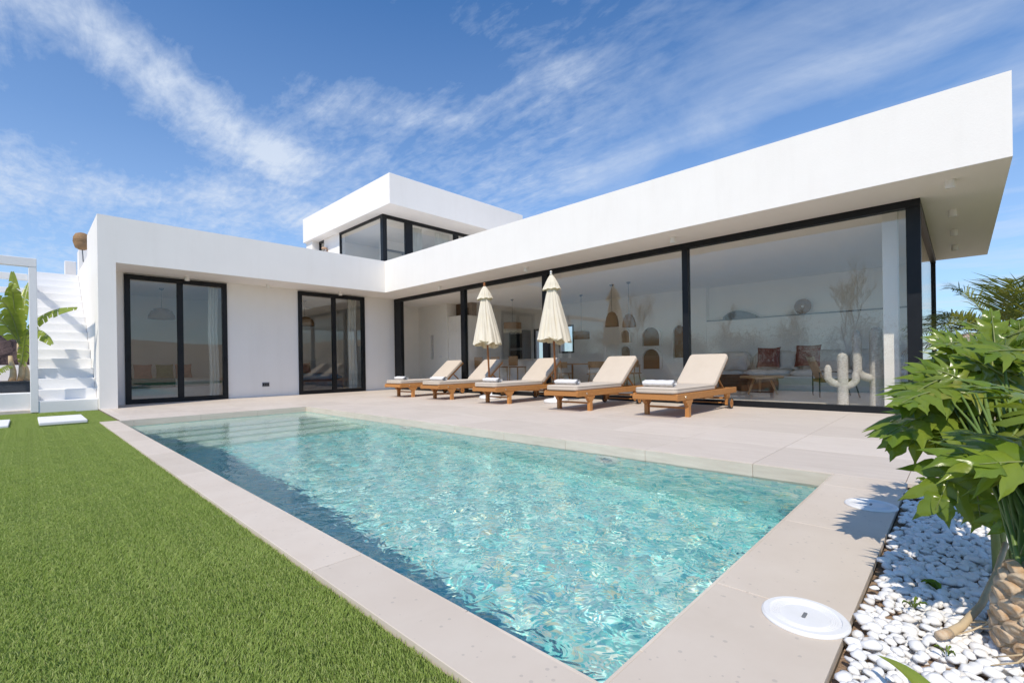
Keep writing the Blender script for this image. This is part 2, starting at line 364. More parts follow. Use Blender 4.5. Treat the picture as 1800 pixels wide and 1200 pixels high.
def frange(a, b, st):
    out = [a]
    while out[-1] + st < b - .05: out.append(out[-1] + st)
    return out + [b]
pm = ('porcelain', 'porcelain_b')
ysA = [-13.08] + frange(-12.235 + .013, D - .002, .905); xsA = frange(PX1, GX, .905)
for i in range(len(xsA) - 1):
    for k in range(len(ysA) - 1): tile(xsA[i], xsA[i + 1], ysA[k], ysA[k + 1], pm[R.random() < .4], deck)
xsB = [-6.51] + [PX1 - .905 * q for q in (3, 2, 1, 0)]; ysB = frange(PY1, D - .002, .905)
for i in range(len(xsB) - 1):
    for k in range(len(ysB) - 1): tile(xsB[i], xsB[i + 1], ysB[k], ysB[k + 1], pm[R.random() < .4], deck)
for a, b in zip(frange(-7.62, PX1, .905)[:-1], frange(-7.62, PX1, .905)[1:]): tile(a, b, GY, PY0, 'coping', deck, name='coping_stone')
cyl = frange(PY0, PY1 + .04, 1.2)
for a, b in zip(cyl[:-1], cyl[1:]): tile(OX, PX0, a, b, 'coping', deck, name='coping_stone')
# ------------------------------------------------------------------ pool shell, trim, steps, water
FL = -1.10
pool = MB()
pool.box(PX0 - .12, PX1 + .12, PY0 - .12, PY1 + .12, FL - .15, FL)
pool.box(PX0 - .12, PX0, PY0 - .12, PY1 + .12, FL, -.05).box(PX1, PX1 + .12, PY0 - .12, PY1 + .12, FL, -.05)
pool.box(PX0, PX1, PY0 - .12, PY0, FL, -.05).box(PX0, PX1, PY1, PY1 + .12, FL, -.05)
pool = pool.build('pool_basin', 'mosaic', kind='structure')
pool.cycles.is_caustics_receiver = True
zs = [-.31, -.50, -.70, -.90]; ye = [-4.15, -4.55, -4.95, -5.35]
for i, (z, y) in enumerate(zip(zs, ye)):
    y1 = PY1 - .001 if i == 0 else ye[i - 1]
    o = MB().box(PX0 + .001, PX1 - .001, y, y1, FL + .001, z, .006).build('pool_step', 'mosaic_pale', pool); o.cycles.is_caustics_receiver = True
def trims():
    ys = [PY0] + [y for y in ysA if PY0 + .1 < y < PY1 - .1] + [PY1]
    for a, b in zip(ys[:-1], ys[1:]):
        for x0, x1 in ((PX1 - .012, PX1 - .0005), (PX0 + .0005, PX0 + .012)):
            o = MB().box(x0, x1, a + .0015, b - .0015, -.15, -.0035, .0012).build('trim_tile', 'trim', pool); o.cycles.is_caustics_receiver = True
    xs = [PX0 + .012] + [x for x in xsB if PX0 + .1 < x < PX1 - .1] + [PX1 - .012]
    for a, b in zip(xs[:-1], xs[1:]):
        for y0, y1 in ((PY1 - .012, PY1 - .0005), (PY0 + .0005, PY0 + .012)):
            o = MB().box(a + .0015, b - .0015, y0, y1, -.15, -.0036, .0012).build('trim_tile', 'trim', pool); o.cycles.is_caustics_receiver = True
trims()
def water():
    x0, x1, y0, y1 = PX0 + .0125, PX1 - .0125, PY0 + .0125, PY1 - .0125
    nx, ny = 300, 900
    X, Y = np.meshgrid(np.linspace(x0, x1, nx), np.linspace(y0, y1, ny), indexing='ij')
    r = np.random.default_rng(5); Z = np.zeros_like(X)
    calm = .25 + .75 * np.clip((-4.2 - Y) / 3.5, 0, 1)      # ripples die out towards the steps
    wx = X + .05 * np.sin(1.7 * Y + 1) ; wy = Y + .06 * np.sin(2.1 * X)
    for l_lo, l_hi, slope, cnt in ((.11, .2, .017, 16), (.2, .5, .017, 14)):
        for _ in range(cnt):
            L = r.uniform(l_lo, l_hi); th = r.uniform(0, 2 * math.pi); k = 2 * math.pi / L; ph = r.uniform(0, 6.28)
            Z += slope / k / math.sqrt(cnt) * 1.6 * np.sin(k * (wx * math.cos(th) + wy * math.sin(th)) + ph)
    Z = -.098 + Z * calm
    V = np.stack([X.ravel(), Y.ravel(), Z.ravel()], 1); i = np.arange(nx * ny).reshape(nx, ny)
    Fc = np.stack([i[:-1, :-1].ravel(), i[1:, :-1].ravel(), i[1:, 1:].ravel(), i[:-1, 1:].ravel()], 1)
    me = bpy.data.meshes.new('pool_water'); me.from_pydata(V.tolist(), [], Fc.tolist()); me.shade_smooth(); me.materials.append(MATS['water'])
    o = link('pool_water', me, kind='structure'); o.cycles.is_caustics_caster = True
water()
for k, (y, z) in enumerate(((-10.02, -.285), (-6.55, -.285))):
    e = empty('pool_light', (PX1 - .001, y, z), ('round white pool light under water on the far wall near the right corner', 'round white pool light under water on the far wall below the left parasol')[k], 'pool light', 'lights in the pool wall')
    rx = Matrix.Rotation(-math.pi / 2, 4, 'Y')
    m = MB().lathe([(.07, 0), (.125, 0), (.13, .02), (.12, .045), (.08, .05), (.07, .03)], n=28, cap=False).xf(rx); m.build('bezel', 'plastic', e, 'auto', False).cycles.is_caustics_receiver = True
    MB().lathe([(.001, .034), (.05, .032), (.071, .022), (.071, 0)], n=24).xf(rx).build('lens', 'lampglass', e, True, False).cycles.is_caustics_receiver = True
# ------------------------------------------------------------------ villa
villa = empty('villa', (0, 0, 0), 'white modern flat-roofed villa with black framed glass walls around the pool terrace', 'house')
def vp(name, mat='plaster', **k):
    def f(m, smooth=False): return m.build(name, mat, villa, smooth)
    return f
def vbox(name, *b, mat='plaster', parent=None, c=.006): return MB().box(*b, c).build(name, mat, parent or villa)
# left wing
MB().prism([(-LX, -.04), (-LX + .282, -.04), (-LX + .282, ZB + .003), (0, ZB + .003), (0, ZT), (-LX, ZT)], 0, .30).build('facade', 'plaster', villa)
vbox('end_wall', -LX, -LX + .282, .30, D + .25, -.04, ZT, c=0)
vbox('end_wall', -LX, -LX + .281, D + .25, 2.2, -.04, ZT, c=0)
vbox('end_wall', -LX, -LX + .25, 2.2, 9, -.04, 3.46, c=0)
vbox('end_parapet', -LX, -LX + .25, 4.6, 5.2, 3.46, 4.05, c=0)
vbox('roof_slab', -LX + .283, .002, .003, 9, ZB, 3.4, mat='soffit', c=0)
d1, d2 = (-5.975, -3.93), (-2.135, -.085)
HZ = 2.955
for a, b in ((-LX + .282, d1[0]), (d1[1], d2[0]), (d2[1], GX)): vbox('wall', a, b, D, D + .25, -.02, ZB - .0005)
for a, b in (d1, d2): vbox('lintel', a, b, D + .001, D + .25, HZ, ZB - .0006)
# right wing roof
vbox('fascia', 0, .30, -LY, -.0005, ZB + .003, ZT, c=0)
vbox('end_parapet', .30, W, -LY, -LY + .3, ZB + .003, ZT, c=0)
vbox('rear_parapet', W - .3, W, -LY + .3, 9, ZB + .003, ZT, c=0)
vbox('roof_slab', .002, W - .003, -LY + .003, 9, ZB, 3.4, mat='soffit', c=0)
# downlights under the eaves
for x, y in ((.448, -12.41), (2.076, -12.416), (3.60, -12.42), (5.14, -12.42), (.52, -1.98), (.43, -5.33), (.44, -8.83), (-3.06, .72), (-4.84, .80), (-1.06, .72)):
    MB().lathe([(.046, .004), (.05, 0), (.05, -.095), (.044, -.1), (.04, -.097), (.038, -.06)], (x, y, ZB - .003), 20).build('downlight', 'plaster', villa, 'auto')
# sliding doors of the left wing
def sliding_door(a, b, y0, y1, z0, z1, frame, mid, name='sliding_door', axis='x', handles=True):
    """black frame with two leaves; a..b along the wall"""
    root = MB()
    def bx(m, p, q, zz0, zz1, dy0=0, dy1=0):
        m.box(p, q, y0 + dy0, y1 + dy1, zz0, zz1, .003)
    bx(root, a, b, z1 - frame, z1); bx(root, a, b, z0, z0 + frame)
    bx(root, a, a + frame, z0 + frame, z1 - frame); bx(root, b - frame, b, z0 + frame, z1 - frame)
    o = root.build(name, 'black', villa)
    mm = (a + b) / 2 if mid is None else mid
    MB().box(mm - .06, mm + .06, y0 + .01, y1 - .015, z0 + frame, z1 - frame, .003).build('meeting_stile', 'black', o)
    ym = (y0 + y1) / 2
    for p, q in ((a + frame, mm - .06), (mm + .06, b - frame)):
        MB().box(p, q, ym - .006, ym + .006, z0 + frame, z1 - frame).build('pane', 'glass', o)
    if handles:
        for x in (a + frame * .5, b - frame * .5):
            MB().box(x - .02, x + .02, y0 - .05, y0 - .012, 1.02, 1.05, .004).box(x - .01, x + .01, y0 - .02, y0 + .002, 1.0, 1.07).build('handle', 'black', o)
    return o
sliding_door(d1[0], d1[1], D - .045, D + .06, .002, HZ - .001, .105, -4.93)
sliding_door(d2[0], d2[1], D - .045, D + .06, .002, HZ - .001, .105, -1.085)
vent = vbox('wall_vent', -3.11, -2.93, D - .012, D + .01, .27, .385, mat='grey', c=.003)
for i in range(3): MB().box(-3.095 + i * .054, -3.055 + i * .054, D - .0135, D - .0121, .29, .365).build('vent_slot', 'black', vent)
# glass wall of the right wing
fr = MB(); X0, X1 = GX, GX + .13
fr.box(X0, X1, -12.105, D - .0005, ZB - .105, ZB - .0008, .003)
gw = fr.build('window_wall', 'black', villa)
MB().box(X0, X1, -12.105, D - .0005, 0.0, .095, .003).build('sill_frame', 'black', gw)
for a, b in ((.74, D - .001), (-2.47, -2.30), (-5.46, -5.31), (-8.845, -8.735), (-12.105, -11.95)):
    MB().box(X0 + .004, X1 - .004, a, b, .095, ZB - .105, .004).build('post', 'black', gw)
for a, b in ((-5.31, -2.47), (-8.735, -5.46), (-11.95, -8.845)):
    MB().box(X0 + .055, X0 + .067, a, b, .095, ZB - .105).build('pane', 'glass', gw)
ge = MB().box(X1, 6.60, -12.105, -12.0, ZB - .10, ZB - .001, .003).build('end_window', 'black', villa)
MB().box(X1, 6.60, -12.105, -12.0, 0.0, .09, .003).build('sill_frame', 'black', ge)
MB().box(6.46, 6.60, -12.10, -12.0, .09, ZB - .10, .003).build('post', 'black', ge)
MB().box(X1, 6.46, -12.06, -12.048, .09, ZB - .10).build('pane', 'glass', ge)
vbox('column', 1.40, 1.58, -11.83, -11.65, .02, ZB - .001, mat='plaster')
# interior shell
IW = 'inwall'
vbox('interior_floor', GX + .02, 6.9, -12.0, 9, -.03, .018, mat='infloor', c=0)
vbox('interior_floor', -LX + .28, GX + .02, D + .06, 9, -.03, .017, mat='infloor', c=0)
vbox('rear_wall', 6.60, 6.85, -11.99, -7.0, .018, 1.985, mat=IW)
vbox('rear_wall', 6.83, 6.90, -11.99, -7.0, 1.985, ZB, mat=IW, c=0)
MB().box(6.585, 6.60, -11.98, -7.02, 1.955, 1.985).build('ledge_shadow_line', 'grey', villa)  # dark grey strip standing in for the shadow gap along the ledge
vbox('rear_wall', 6.60, 6.90, -7.0, -2.08, .018, ZB, mat=IW, c=0)
vbox('rear_wall', 6.60, 6.90, -2.08, -1.45, .018, 1.2, mat=IW, c=0); vbox('rear_wall', 6.60, 6.90, -2.08, -1.45, 2.17, ZB, mat=IW, c=0)
vbox('rear_wall', 6.60, 6.90, -1.45, -.78, .018, ZB, mat=IW, c=0); vbox('rear_wall', 6.60, 6.90, -.78, -.16, 2.15, ZB, mat=IW, c=0); vbox('rear_wall', 6.60, 6.90, -.16, 3.6, .018, ZB, mat=IW, c=0)
vbox('rear_wall', 6.60, 6.90, 3.6, 9, .018, ZB, mat=IW, c=0)
kd = MB().box(6.58, 6.64, -.78, -.70, .02, 2.15).box(6.58, 6.64, -.24, -.16, .02, 2.15).box(6.58, 6.64, -.70, -.24, 2.07, 2.15).build('kitchen_door', 'black', villa)
MB().box(6.60, 6.61, -.70, -.24, .02, 2.07).build('pane', 'glass', kd)
kw = MB().box(6.58, 6.62, -2.12, -2.06, 1.16, 2.21).box(6.58, 6.62, -1.47, -1.41, 1.16, 2.21).box(6.58, 6.62, -2.06, -1.47, 2.15, 2.21).box(6.58, 6.62, -2.06, -1.47, 1.16, 1.22).build('kitchen_window', 'black', villa)
MB().box(6.68, 6.69, -2.08, -1.45, 1.2, 2.17).build('pane', 'glass', kw)
vbox('partition', GX + .0, GX + .2, D + .25, 9, .02, ZB, mat=IW, c=0)
vbox('partition', -3.2, -3.05, D + .25, 6, .02, ZB, mat=IW, c=0)
vbox('partition', -LX + .28, GX, 5.2, 5.4, .02, ZB, mat=IW, c=0)
for b_ in ((GX + .2, 3.15, 2.6, 2.75, .018, ZB), (3.0, 3.15, 1.86, 2.6, .018, ZB), (3.0, 3.15, .86, 1.68, .018, ZB), (3.0, 3.15, 1.68, 1.86, .018, 1.0), (3.0, 3.15, 1.68, 1.86, 1.9, ZB), (3.15, 6.6, .86, 1.0, .018, ZB)): vbox('partition', *b_, mat=IW, c=0)
hn = vbox('hall_niche', 3.13, 3.15, 1.68, 1.86, 1.0, 1.9, mat='grey', c=0)
for z_ in (1.28, 1.58): MB().box(3.01, 3.13, 1.68, 1.86, z_, z_ + .02).build('shelf', IW, hn)
sw = vbox('light_switch', 2.992, 3.0, 1.18, 1.32, 1.05, 1.13, mat='plastic', c=.002)
# arched niches in the living room wall
def niche(y, z0, z1, hw):
    pts = [(hw, 0), (hw, max(.01, z1 - z0 - hw))] + [(hw * math.cos(t), max(.01, z1 - z0 - hw) + hw * math.sin(t)) for t in np.linspace(.2, math.pi - .2, 9)] + [(-hw, max(.01, z1 - z0 - hw)), (-hw, 0)]
    m = MB(); n = len(pts)
    for i in range(n - 1):               # projecting plaster arch
        (a, b), (c, d) = pts[i], pts[i + 1]; q = 1.22
        m.add([(6.60, y + a, z0 + b), (6.50, y + a, z0 + b), (6.50, y + c, z0 + d), (6.60, y + c, z0 + d)], [(0, 1, 2, 3)])
        m.add([(6.50, y + a, z0 + b), (6.50, y + a * q, z0 + b * 1.08), (6.50, y + c * q, z0 + d * 1.08), (6.50, y + c, z0 + d)], [(0, 1, 2, 3)])
        m.add([(6.60, y + a * q, z0 + b * 1.08), (6.50, y + a * q, z0 + b * 1.08), (6.50, y + c * q, z0 + d * 1.08), (6.60, y + c * q, z0 + d * 1.08)], [(0, 1, 2, 3)])
    o = m.build('wall_niche', IW, villa, 'auto')
    MB().add([(6.594, y + a, z0 + b) for a, b in pts], [tuple(range(n))]).build('niche_back', 'wicker', o)
for a in ((-4.31, 1.45, 1.87, .16), (-4.31, .95, 1.33, .18), (-5.24, 1.3, 1.9, .30), (-5.24, .55, 1.2, .30), (-6.2, .9, 1.9, .2)): niche(*a)
# upper storey
UX, UY, UT, UB, UY2, UX2 = .582, .626, 6.958, 5.972, 7.356, 6.891
vbox('upper_roof', UX, UX2, UY, UY2, UB, UT)
vbox('upper_floor', 1.0, 6.7, 1.75, UY2, 3.4, 3.5, mat='infloor', c=0)
vbox('upper_wall', .975, 1.2, 4.90, 6.25, 3.4, UB - .001)
vbox('upper_wall', .70, 1.2, 6.75, UY2 - .02, 3.4, UB - .001)
vbox('upper_wall', 6.5, 6.7, 1.7, UY2 - .03, 3.4, UB - .001, mat=IW); vbox('upper_wall', 1.2, 6.5, 6.0, 6.2, 3.4, UB - .001, mat=IW)
uw = MB().box(.965, 1.06, 1.70, 4.90, UB - .075, UB - .0005, .003).build('corner_window', 'black', villa)
MB().box(.96, 1.12, 1.69, 1.86, 3.5, UB - .001, .004).build('post', 'black', uw)
MB().box(.97, 1.05, 4.83, 4.90, 3.5, UB - .075, .003).build('post', 'black', uw)
MB().box(1.0, 1.012, 1.86, 4.83, 3.5, UB - .075).build('pane', 'glass', uw)
uw2 = MB().box(1.12, 6.5, 1.70, 1.80, UB - .11, UB - .0006, .003).build('terrace_window', 'black', villa)
for a, b in ((1.88, 2.17), (4.1, 4.3)): MB().box(a, b, 1.69, 1.81, 3.5, UB - .1, .003).build('post', 'black', uw2)
for a, b in ((1.12, 1.88), (2.17, 4.1), (4.3, 6.5)): MB().box(a, b, 1.74, 1.752, 3.5, UB - .11).build('pane', 'glass', uw2)
uw3 = MB().box(.99, 1.07, 6.25, 6.31, 3.5, UB - .001).box(.99, 1.07, 6.69, 6.75, 3.5, UB - .001).box(.99, 1.07, 6.31, 6.69, UB - .08, UB - .001).build('narrow_window', 'black', villa)
MB().box(1.02, 1.03, 6.31, 6.69, 3.5, UB - .08).build('pane', 'glass', uw3)
vbox('upper_partition', 2.6, 4.6, 4.6, 4.7, 3.5, UB - .002, mat=IW, c=0)
idr = MB().box(2.7, 2.78, 4.55, 4.6, 3.5, 5.6).box(3.6, 3.68, 4.55, 4.6, 3.5, 5.6).box(2.78, 3.6, 4.55, 4.6, 5.52, 5.6).build('inner_door', 'grey', villa)
MB().box(2.78, 3.6, 4.575, 4.585, 3.5, 5.52).build('pane', 'glass', idr)
# outdoor sconce on the upper wall
e = empty('wall_lamp', (.975, 5.95, 5.45), 'small bronze wall lamp beside the narrow window of the upper storey', 'wall lamp')
MB().box(-.025, 0, -.05, .05, -.06, .06, .004).build('back_plate', 'sconce', e, False, False)
MB().lathe([(.05, 0), (.10, -.02), (.11, -.07), (.02, -.08)], (-.13, 0, .14), 16).build('shade', 'sconce', e, 'auto', False)
MB().tube([(-.02, 0, 0), (-.09, 0, -.02), (-.13, 0, .06)], .014).build('arm', 'sconce', e, True, False)
def drape(name, x0, x1, y, z0, z1, label, group, axis=0, folds=7, parent=None):
    P = []
    for i in range(folds * 6 + 1):
        t = i / (folds * 6); x = x0 + (x1 - x0) * t; off = .035 * math.sin(t * folds * 2 * math.pi) + .012 * math.sin(t * 31)
        P.append([((x + .02 * math.sin(3 * z), y + off * (.8 + .4 * q), z) if axis == 0 else (y + off, x, z)) for q, z in ((0, z1), (.4, z0 + (z1 - z0) * .6), (.8, z0 + (z1 - z0) * .25), (1, z0))])
    return MB().grid(P).build(name, 'curtain', None, True, label=label, category='curtain', group=group)
drape('curtain', -4.28, -4.06, D + .28, .03, 2.9, 'pale curtain behind the right leaf of the left wing door nearest the stairs', 'curtains in the left wing', folds=3)
drape('curtain', -.5, -.22, D + .28, .03, 2.9, 'pale curtain at the right of the door next to the inner corner', 'curtains in the left wing', folds=3)
drape('curtain', -2.04, -1.97, D + .28, .03, 2.9, 'narrow strip of curtain at the left of the door next to the inner corner', 'curtains in the left wing', folds=2)
drape('curtain', 2.25, 2.75, 1.95, 3.5, 5.84, 'cream curtain behind the upper terrace window beside its black post', 'curtains upstairs')
drape('curtain', 3.35, 4.05, 1.95, 3.5, 5.84, 'cream curtain behind the upper terrace window at its right end', 'curtains upstairs')
# ------------------------------------------------------------------ sun loungers
def lounger():
    e = empty('sun_lounger', (0, 0, 0), '', 'sun lounger', 'teak sun loungers along the pool')
    T = 'teak'; b = lambda n, m, s=False, p=e, mt=T: m.build(n, mt, p, s, False)
    H = .34                                      # rail top
    for s in (-1, 1):
        y0, y1 = sorted((s * .34, s * .305))
        b('side_rail', MB().box(-1.40 + .02, .93, y0, y1, H - .095, H, .006))
        # front leg with stepped bracket
        pts = [(-1.035, 0), (-.965, 0), (-.965, .155), (-.935, .175), (-.93, .20), (-.90, .21), (-.89, .243), (-1.11, .243), (-1.10, .21), (-1.07, .20), (-1.065, .175), (-1.035, .155)]
        b('leg', MB().prism([(x, z) for x, z in pts], *sorted((s * .345, s * .287))))
        # rear leg
        pts = [(.515, .06), (.585, .06), (.59, .16), (.62, .19), (.63, .243), (.47, .243), (.49, .19), (.51, .16)]
        b('leg', MB().prism(pts, *sorted((s * .338, s * .29))))
        wy = s * .372; my = Matrix.Translation((.55, wy, .09)) @ Matrix.Rotation(math.pi / 2, 4, 'X')
        wo = b('wheel', MB().lathe([(.001, -.014), (.072, -.014), (.072, .014), (.001, .014)], n=24).xf(my), 'auto')
        b('tyre', MB().lathe([(.0725, -.016), (.086, -.017), (.09, -.008), (.09, .008), (.086, .017), (.0725, .016)], n=24, cap=False).xf(my), 'auto', wo, 'rubber')
        b('hub', MB().lathe([(.001, -.02), (.014, -.02), (.014, .02), (.001, .02)], n=12).xf(my), 'auto', wo, 'teakdark')
        b('bolt', MB().lathe([(.001, 0), (.016, 0), (.014, .006), (.001, .007)], n=12).xf(Matrix.Translation((-1.12, s * .3405, H - .05)) @ Matrix.Rotation(-s * math.pi / 2, 4, 'X')), 'auto', e, 'brass')
        b('back_rail', MB().box(0, .80, *sorted((s * .295, s * .262)), -.02, .022, .005).xf(Matrix.Translation((.05, 0, H - .005)) @ Matrix.Rotation(-math.radians(38.5), 4, 'Y')))
    b('front_rail', MB().box(-1.40, -1.378, -.338, .338, H - .085, H - .02, .006))
    b('front_stretcher', MB().box(-1.012, -.988, -.288, .288, .11, .14, .003))
    b('axle', MB().tube([(.55, -.36, .09), (.55, .36, .09)], .01))
    b('rear_stretcher', MB().box(.535, .56, -.29, .29, .15, .185, .003))
    b('rear_rail', MB().box(.905, .928, -.304, .304, H - .08, H - .01, .004))
    b('tray_runner', MB().box(-.42, -.10, -.335, .335, H - .118, H - .097, .003))
    for i in range(13):
        x = -1.355 + i * .106
        b('slat', MB().box(x, x + .075, -.304, .304, H - .022, H - .004, .002))
    bk = Matrix.Translation((.05, 0, H - .005)) @ Matrix.Rotation(-math.radians(38.5), 4, 'Y')
    for i in range(8): b('back_slat', MB().box(.03 + i * .095, .10 + i * .095, -.261, .261, .004, .021, .002).xf(bk))
    for s in (-1, 1): b('prop', MB().box(0, .38, s * .22 - .012, s * .22 + .012, -.012, .012, .002).xf(Matrix.Translation((.38, 0, .53)) @ Matrix.Rotation(math.radians(38), 4, 'Y')))
    def pad(x0, x1, hw, t, m=None):
        k = MB()
        bm = bmesh.new(); bmesh.ops.create_cube(bm, size=1)
        for v in bm.verts: v.co = Vector(((x0 + x1) / 2 + v.co.x * (x1 - x0), v.co.y * 2 * hw, t / 2 + v.co.z * t))
        bmesh.ops.bevel(bm, geom=[ed for ed in bm.edges if abs(ed.verts[0].co.z - ed.verts[1].co.z) > .01], offset=.06, segments=4, profile=.5, affect='EDGES')
        bmesh.ops.bevel(bm, geom=[ed for ed in bm.edges if abs(ed.verts[0].co.z - ed.verts[1].co.z) < .001], offset=.026, segments=3, profile=.6, affect='EDGES')
        bmesh.ops.triangulate(bm, faces=[f for f in bm.faces if len(f.verts) > 4])
        bm.verts.index_update(); k.add([v.co for v in bm.verts], [[v.index for v in f.verts] for f in bm.faces]); bm.free()
        if m is not None: k.xf(m)
        return k
    st = b('seat_cushion', pad(-1.375, .055, .318, .085, Matrix.Translation((0, 0, H + .002))), 'auto', e, 'cushion')
    bt = b('back_cushion', pad(.015, .80, .318, .085, bk @ Matrix.Translation((0, 0, .025))), 'auto', e, 'cushion')
    def pipe(x0, x1, hw, z, m):
        c = .06; P = []
        for sx, sy2, a0 in ((1, 1, 0), (-1, 1, 90), (-1, -1, 180), (1, -1, 270)):
            cx = (x1 - c) if sx > 0 else (x0 + c); cyy = sy2 * (hw - c)
            for a in range(0, 91, 30): q = math.radians(a0 + a); P.append(m @ Vector((cx + c * math.cos(q), cyy + c * math.sin(q), z)))
        P.append(P[0]); return MB().tube(P, .0035, 5, False)
    b('piping', pipe(-1.3755, .0555, .3185, .062, Matrix.Translation((0, 0, H + .002))), True, st, 'piping')
    b('piping', pipe(.0145, .8005, .3185, .022, bk @ Matrix.Translation((0, 0, .025))), True, bt, 'piping')
    return e
def towel():
    m = MB(); P = []; n = 44; L = .23
    for i in range(n + 1):
        t = i / n * 2.6 * 2 * math.pi; k = 1 - .30 * t / (2.6 * 2 * math.pi) * 2.2
        P.append((.085 * k * math.cos(t + 2.6), .052 * k * math.sin(t + 2.6) + .05))
    th = .006
    for s in (0, 1):
        Q = [[(x + s * th * (1 if x < 0 else -1) * .2, y, z - s * th * (1 if z > .05 else -1)) for y in np.linspace(-L, L, 9)] for x, z in P]
        for r in Q:
            for j, p in enumerate(r): r[j] = (p[0] + .002 * math.sin(j * 1.9), p[1], p[2] + .003 * math.sin(j * 2.3 + p[0] * 40))
        m.grid(Q)
    return m
lg = lounger(); places = [(.0, -9.36, .0), (-.07, -7.727, .01), (.103, -5.723, -.01), (.165, -3.83, .0), (.135, -2.325, .01)]
tips = ['teak sun lounger with beige cushion, the largest and nearest of the row', 'teak sun lounger with beige cushion, second nearest, right of the right parasol base',
        'teak sun lounger with beige cushion standing between the two parasols', 'teak sun lounger with beige cushion just left of the left parasol, fourth from the camera',
        'teak sun lounger with beige cushion farthest back, in front of the open doorway']
tw0 = None
ttips = ['white rolled towel on the foot of the nearest sun lounger', 'white rolled towel on the lounger right of the right parasol', 'white rolled towel on the lounger between the two parasols',
         'white rolled towel on the lounger left of the left parasol', 'white rolled towel on the farthest lounger by the open doorway']
for i, (x, y, a) in enumerate(places):
    o = lg if i == 0 else copy_tree(lg)
    o.location = (x, y, 0.0); o.rotation_euler.z = a; o['label'] = tips[i]
    if tw0 is None: tw = tw0 = towel().build('towel', 'towel', None, True, category='towel', group='rolled towels on the loungers')
    else: tw = tw0.copy(); COL.objects.link(tw)
    tw.location = (x - 1.08 + R.uniform(-.02, .02), y + .07, .425); tw.rotation_euler.z = R.uniform(-.08, .08); tw['label'] = ttips[i]; tw.scale = (R.uniform(.92, 1.1), R.uniform(.94, 1.06), R.uniform(.9, 1.1))
# ------------------------------------------------------------------ closed parasols
def parasol(loc, top, label, seed, spread):
    r = random.Random(seed); e = empty('parasol', loc, label, 'parasol', 'closed cream parasols between the loungers')
    ax = (Vector(top) - Vector(loc)); L = ax.length; q = ax.to_track_quat('Z', 'Y').to_matrix().to_4x4()
    b = lambda n, m, mt, s=True, p=e, x=True: (m.xf(q) if x else m).build(n, mt, p, s, False)
    b('pole', MB().tube([(0, 0, .10), (0, 0, L - .06)], .021, 12), 'teakdark')
    b('finial', MB().lathe([(.001, L - .09), (.03, L - .085), (.035, L - .07), (.018, L - .055), (.026, L - .04), (.030, L - .022), (.018, L - .004), (.001, L)], n=16), 'teakdark' if seed == 1 else 'brass')
    ph = [r.uniform(-.25, .25) for _ in range(16)]; am = [r.uniform(.7, 1.3) for _ in range(16)]
    def fold(i, a, rr, z, k=7, d=.17):
        j = int((a / (2 * math.pi)) * k) % 16
        c = abs(math.sin(a * k / 2 + .3 * math.sin(z * 2.2 + seed))) ** .7
        wob = 1 + .07 * math.sin(2 * a + seed + z)
        d2_ = d * (.8 + .3 * math.sin(2 * a + seed)); return rr * wob * (1 - d2_ + d2_ * 1.25 * c + .05 * math.sin(17 * a + 2 * math.sin(3 * z + seed))), 0
    zt = L - .30; zb = 1.24
    prof = []
    for i in range(22):
        t = i / 21; z = zt + (zb - zt) * t
        prof.append((.07 + spread * t ** .95, z))
    def f1(i, a, rr, z):
        rr, dz = fold(i, a, rr, z)
        t = i / 21; hem = 0 if t < .8 else (t - .8) / .2 * (.022 * math.sin(7 * a) + .05 * math.sin(a + seed) + .02 * math.sin(3 * a))
        return rr, hem
    can = b('canopy', MB().lathe(prof, n=112, fn=f1, cap=False), 'canvas')
    inner = [(max(.03, rr - .05), z + .01) for rr, z in prof[10:]]
    b('inner_fold', MB().lathe(inner, n=72, fn=lambda i, a, rr, z: (rr * (1 + .3 * math.sin(6 * a + 1)), .03 * math.sin(6 * a)), cap=False), 'canvas', True, can)
    pc = []
    for i in range(9): t = i / 8; pc.append((.018 + .150 * t ** .8, L - .085 - .30 * t))
    def f2(i, a, rr, z):
        k, _ = fold(i, a, rr, z, 7, .16); t = i / 8
        return k * (1.05 + (.12 * math.cos(a + 2.2) if t > .7 else 0)), (.009 * math.sin(7 * a + 1) if t > .8 else 0)
    b('vent_cap', MB().lathe(pc, n=96, fn=f2, cap=False), 'canvas', True, can)
    b('base', MB().lathe([(.001, 0), (.235, 0), (.25, .012), (.25, .04), (.235, .062), (.19, .075), (.06, .088), (.045, .10), (.045, .30), (.038, .31), (.024, .31)], n=40,
      fn=lambda i, a, rr, z: (rr * (1 + (.025 * math.sin(6 * a) if 1 <= i <= 4 else 0)), 0)), 'plastic', 'auto', e, False)
    return e
parasol((-.111, -4.651, 0.001), (-.111, -4.50, 2.69), 'closed cream parasol on the left, with its copper coloured finial', 1, .235)
parasol((-.12, -6.593, 0.001), (-.12, -6.505, 2.67), 'closed cream parasol on the right, taller looking, with a pale finial', 2, .245)
# ------------------------------------------------------------------ skimmer lids
for k, (x, y) in enumerate(((-5.862, -12.128), (-4.36, -12.125))):
    e = empty('skimmer_lid', (x, y, .001), ('white round skimmer lid on the coping nearest the camera', 'white round skimmer lid on the coping half shaded by the leaves')[k], 'pool lid', 'skimmer lids beside the pool')
    MB().lathe([(.001, .006), (.095, .006), (.098, .010), (.112, .010), (.118, .004), (.118, 0)], n=48).build('lid', 'plastic', e, 'auto', False)
    for i in range(4): MB().lathe([(.088 - i * .006, .0061), (.0865 - i * .006, .0078), (.085 - i * .006, .0061)], n=48, cap=False).build('ring', 'plastic', e, True, False)
    MB().box(-.018, .018, -.005, .005, .0062, .0075, .002).build('finger_slot', 'grey', e, False, False)
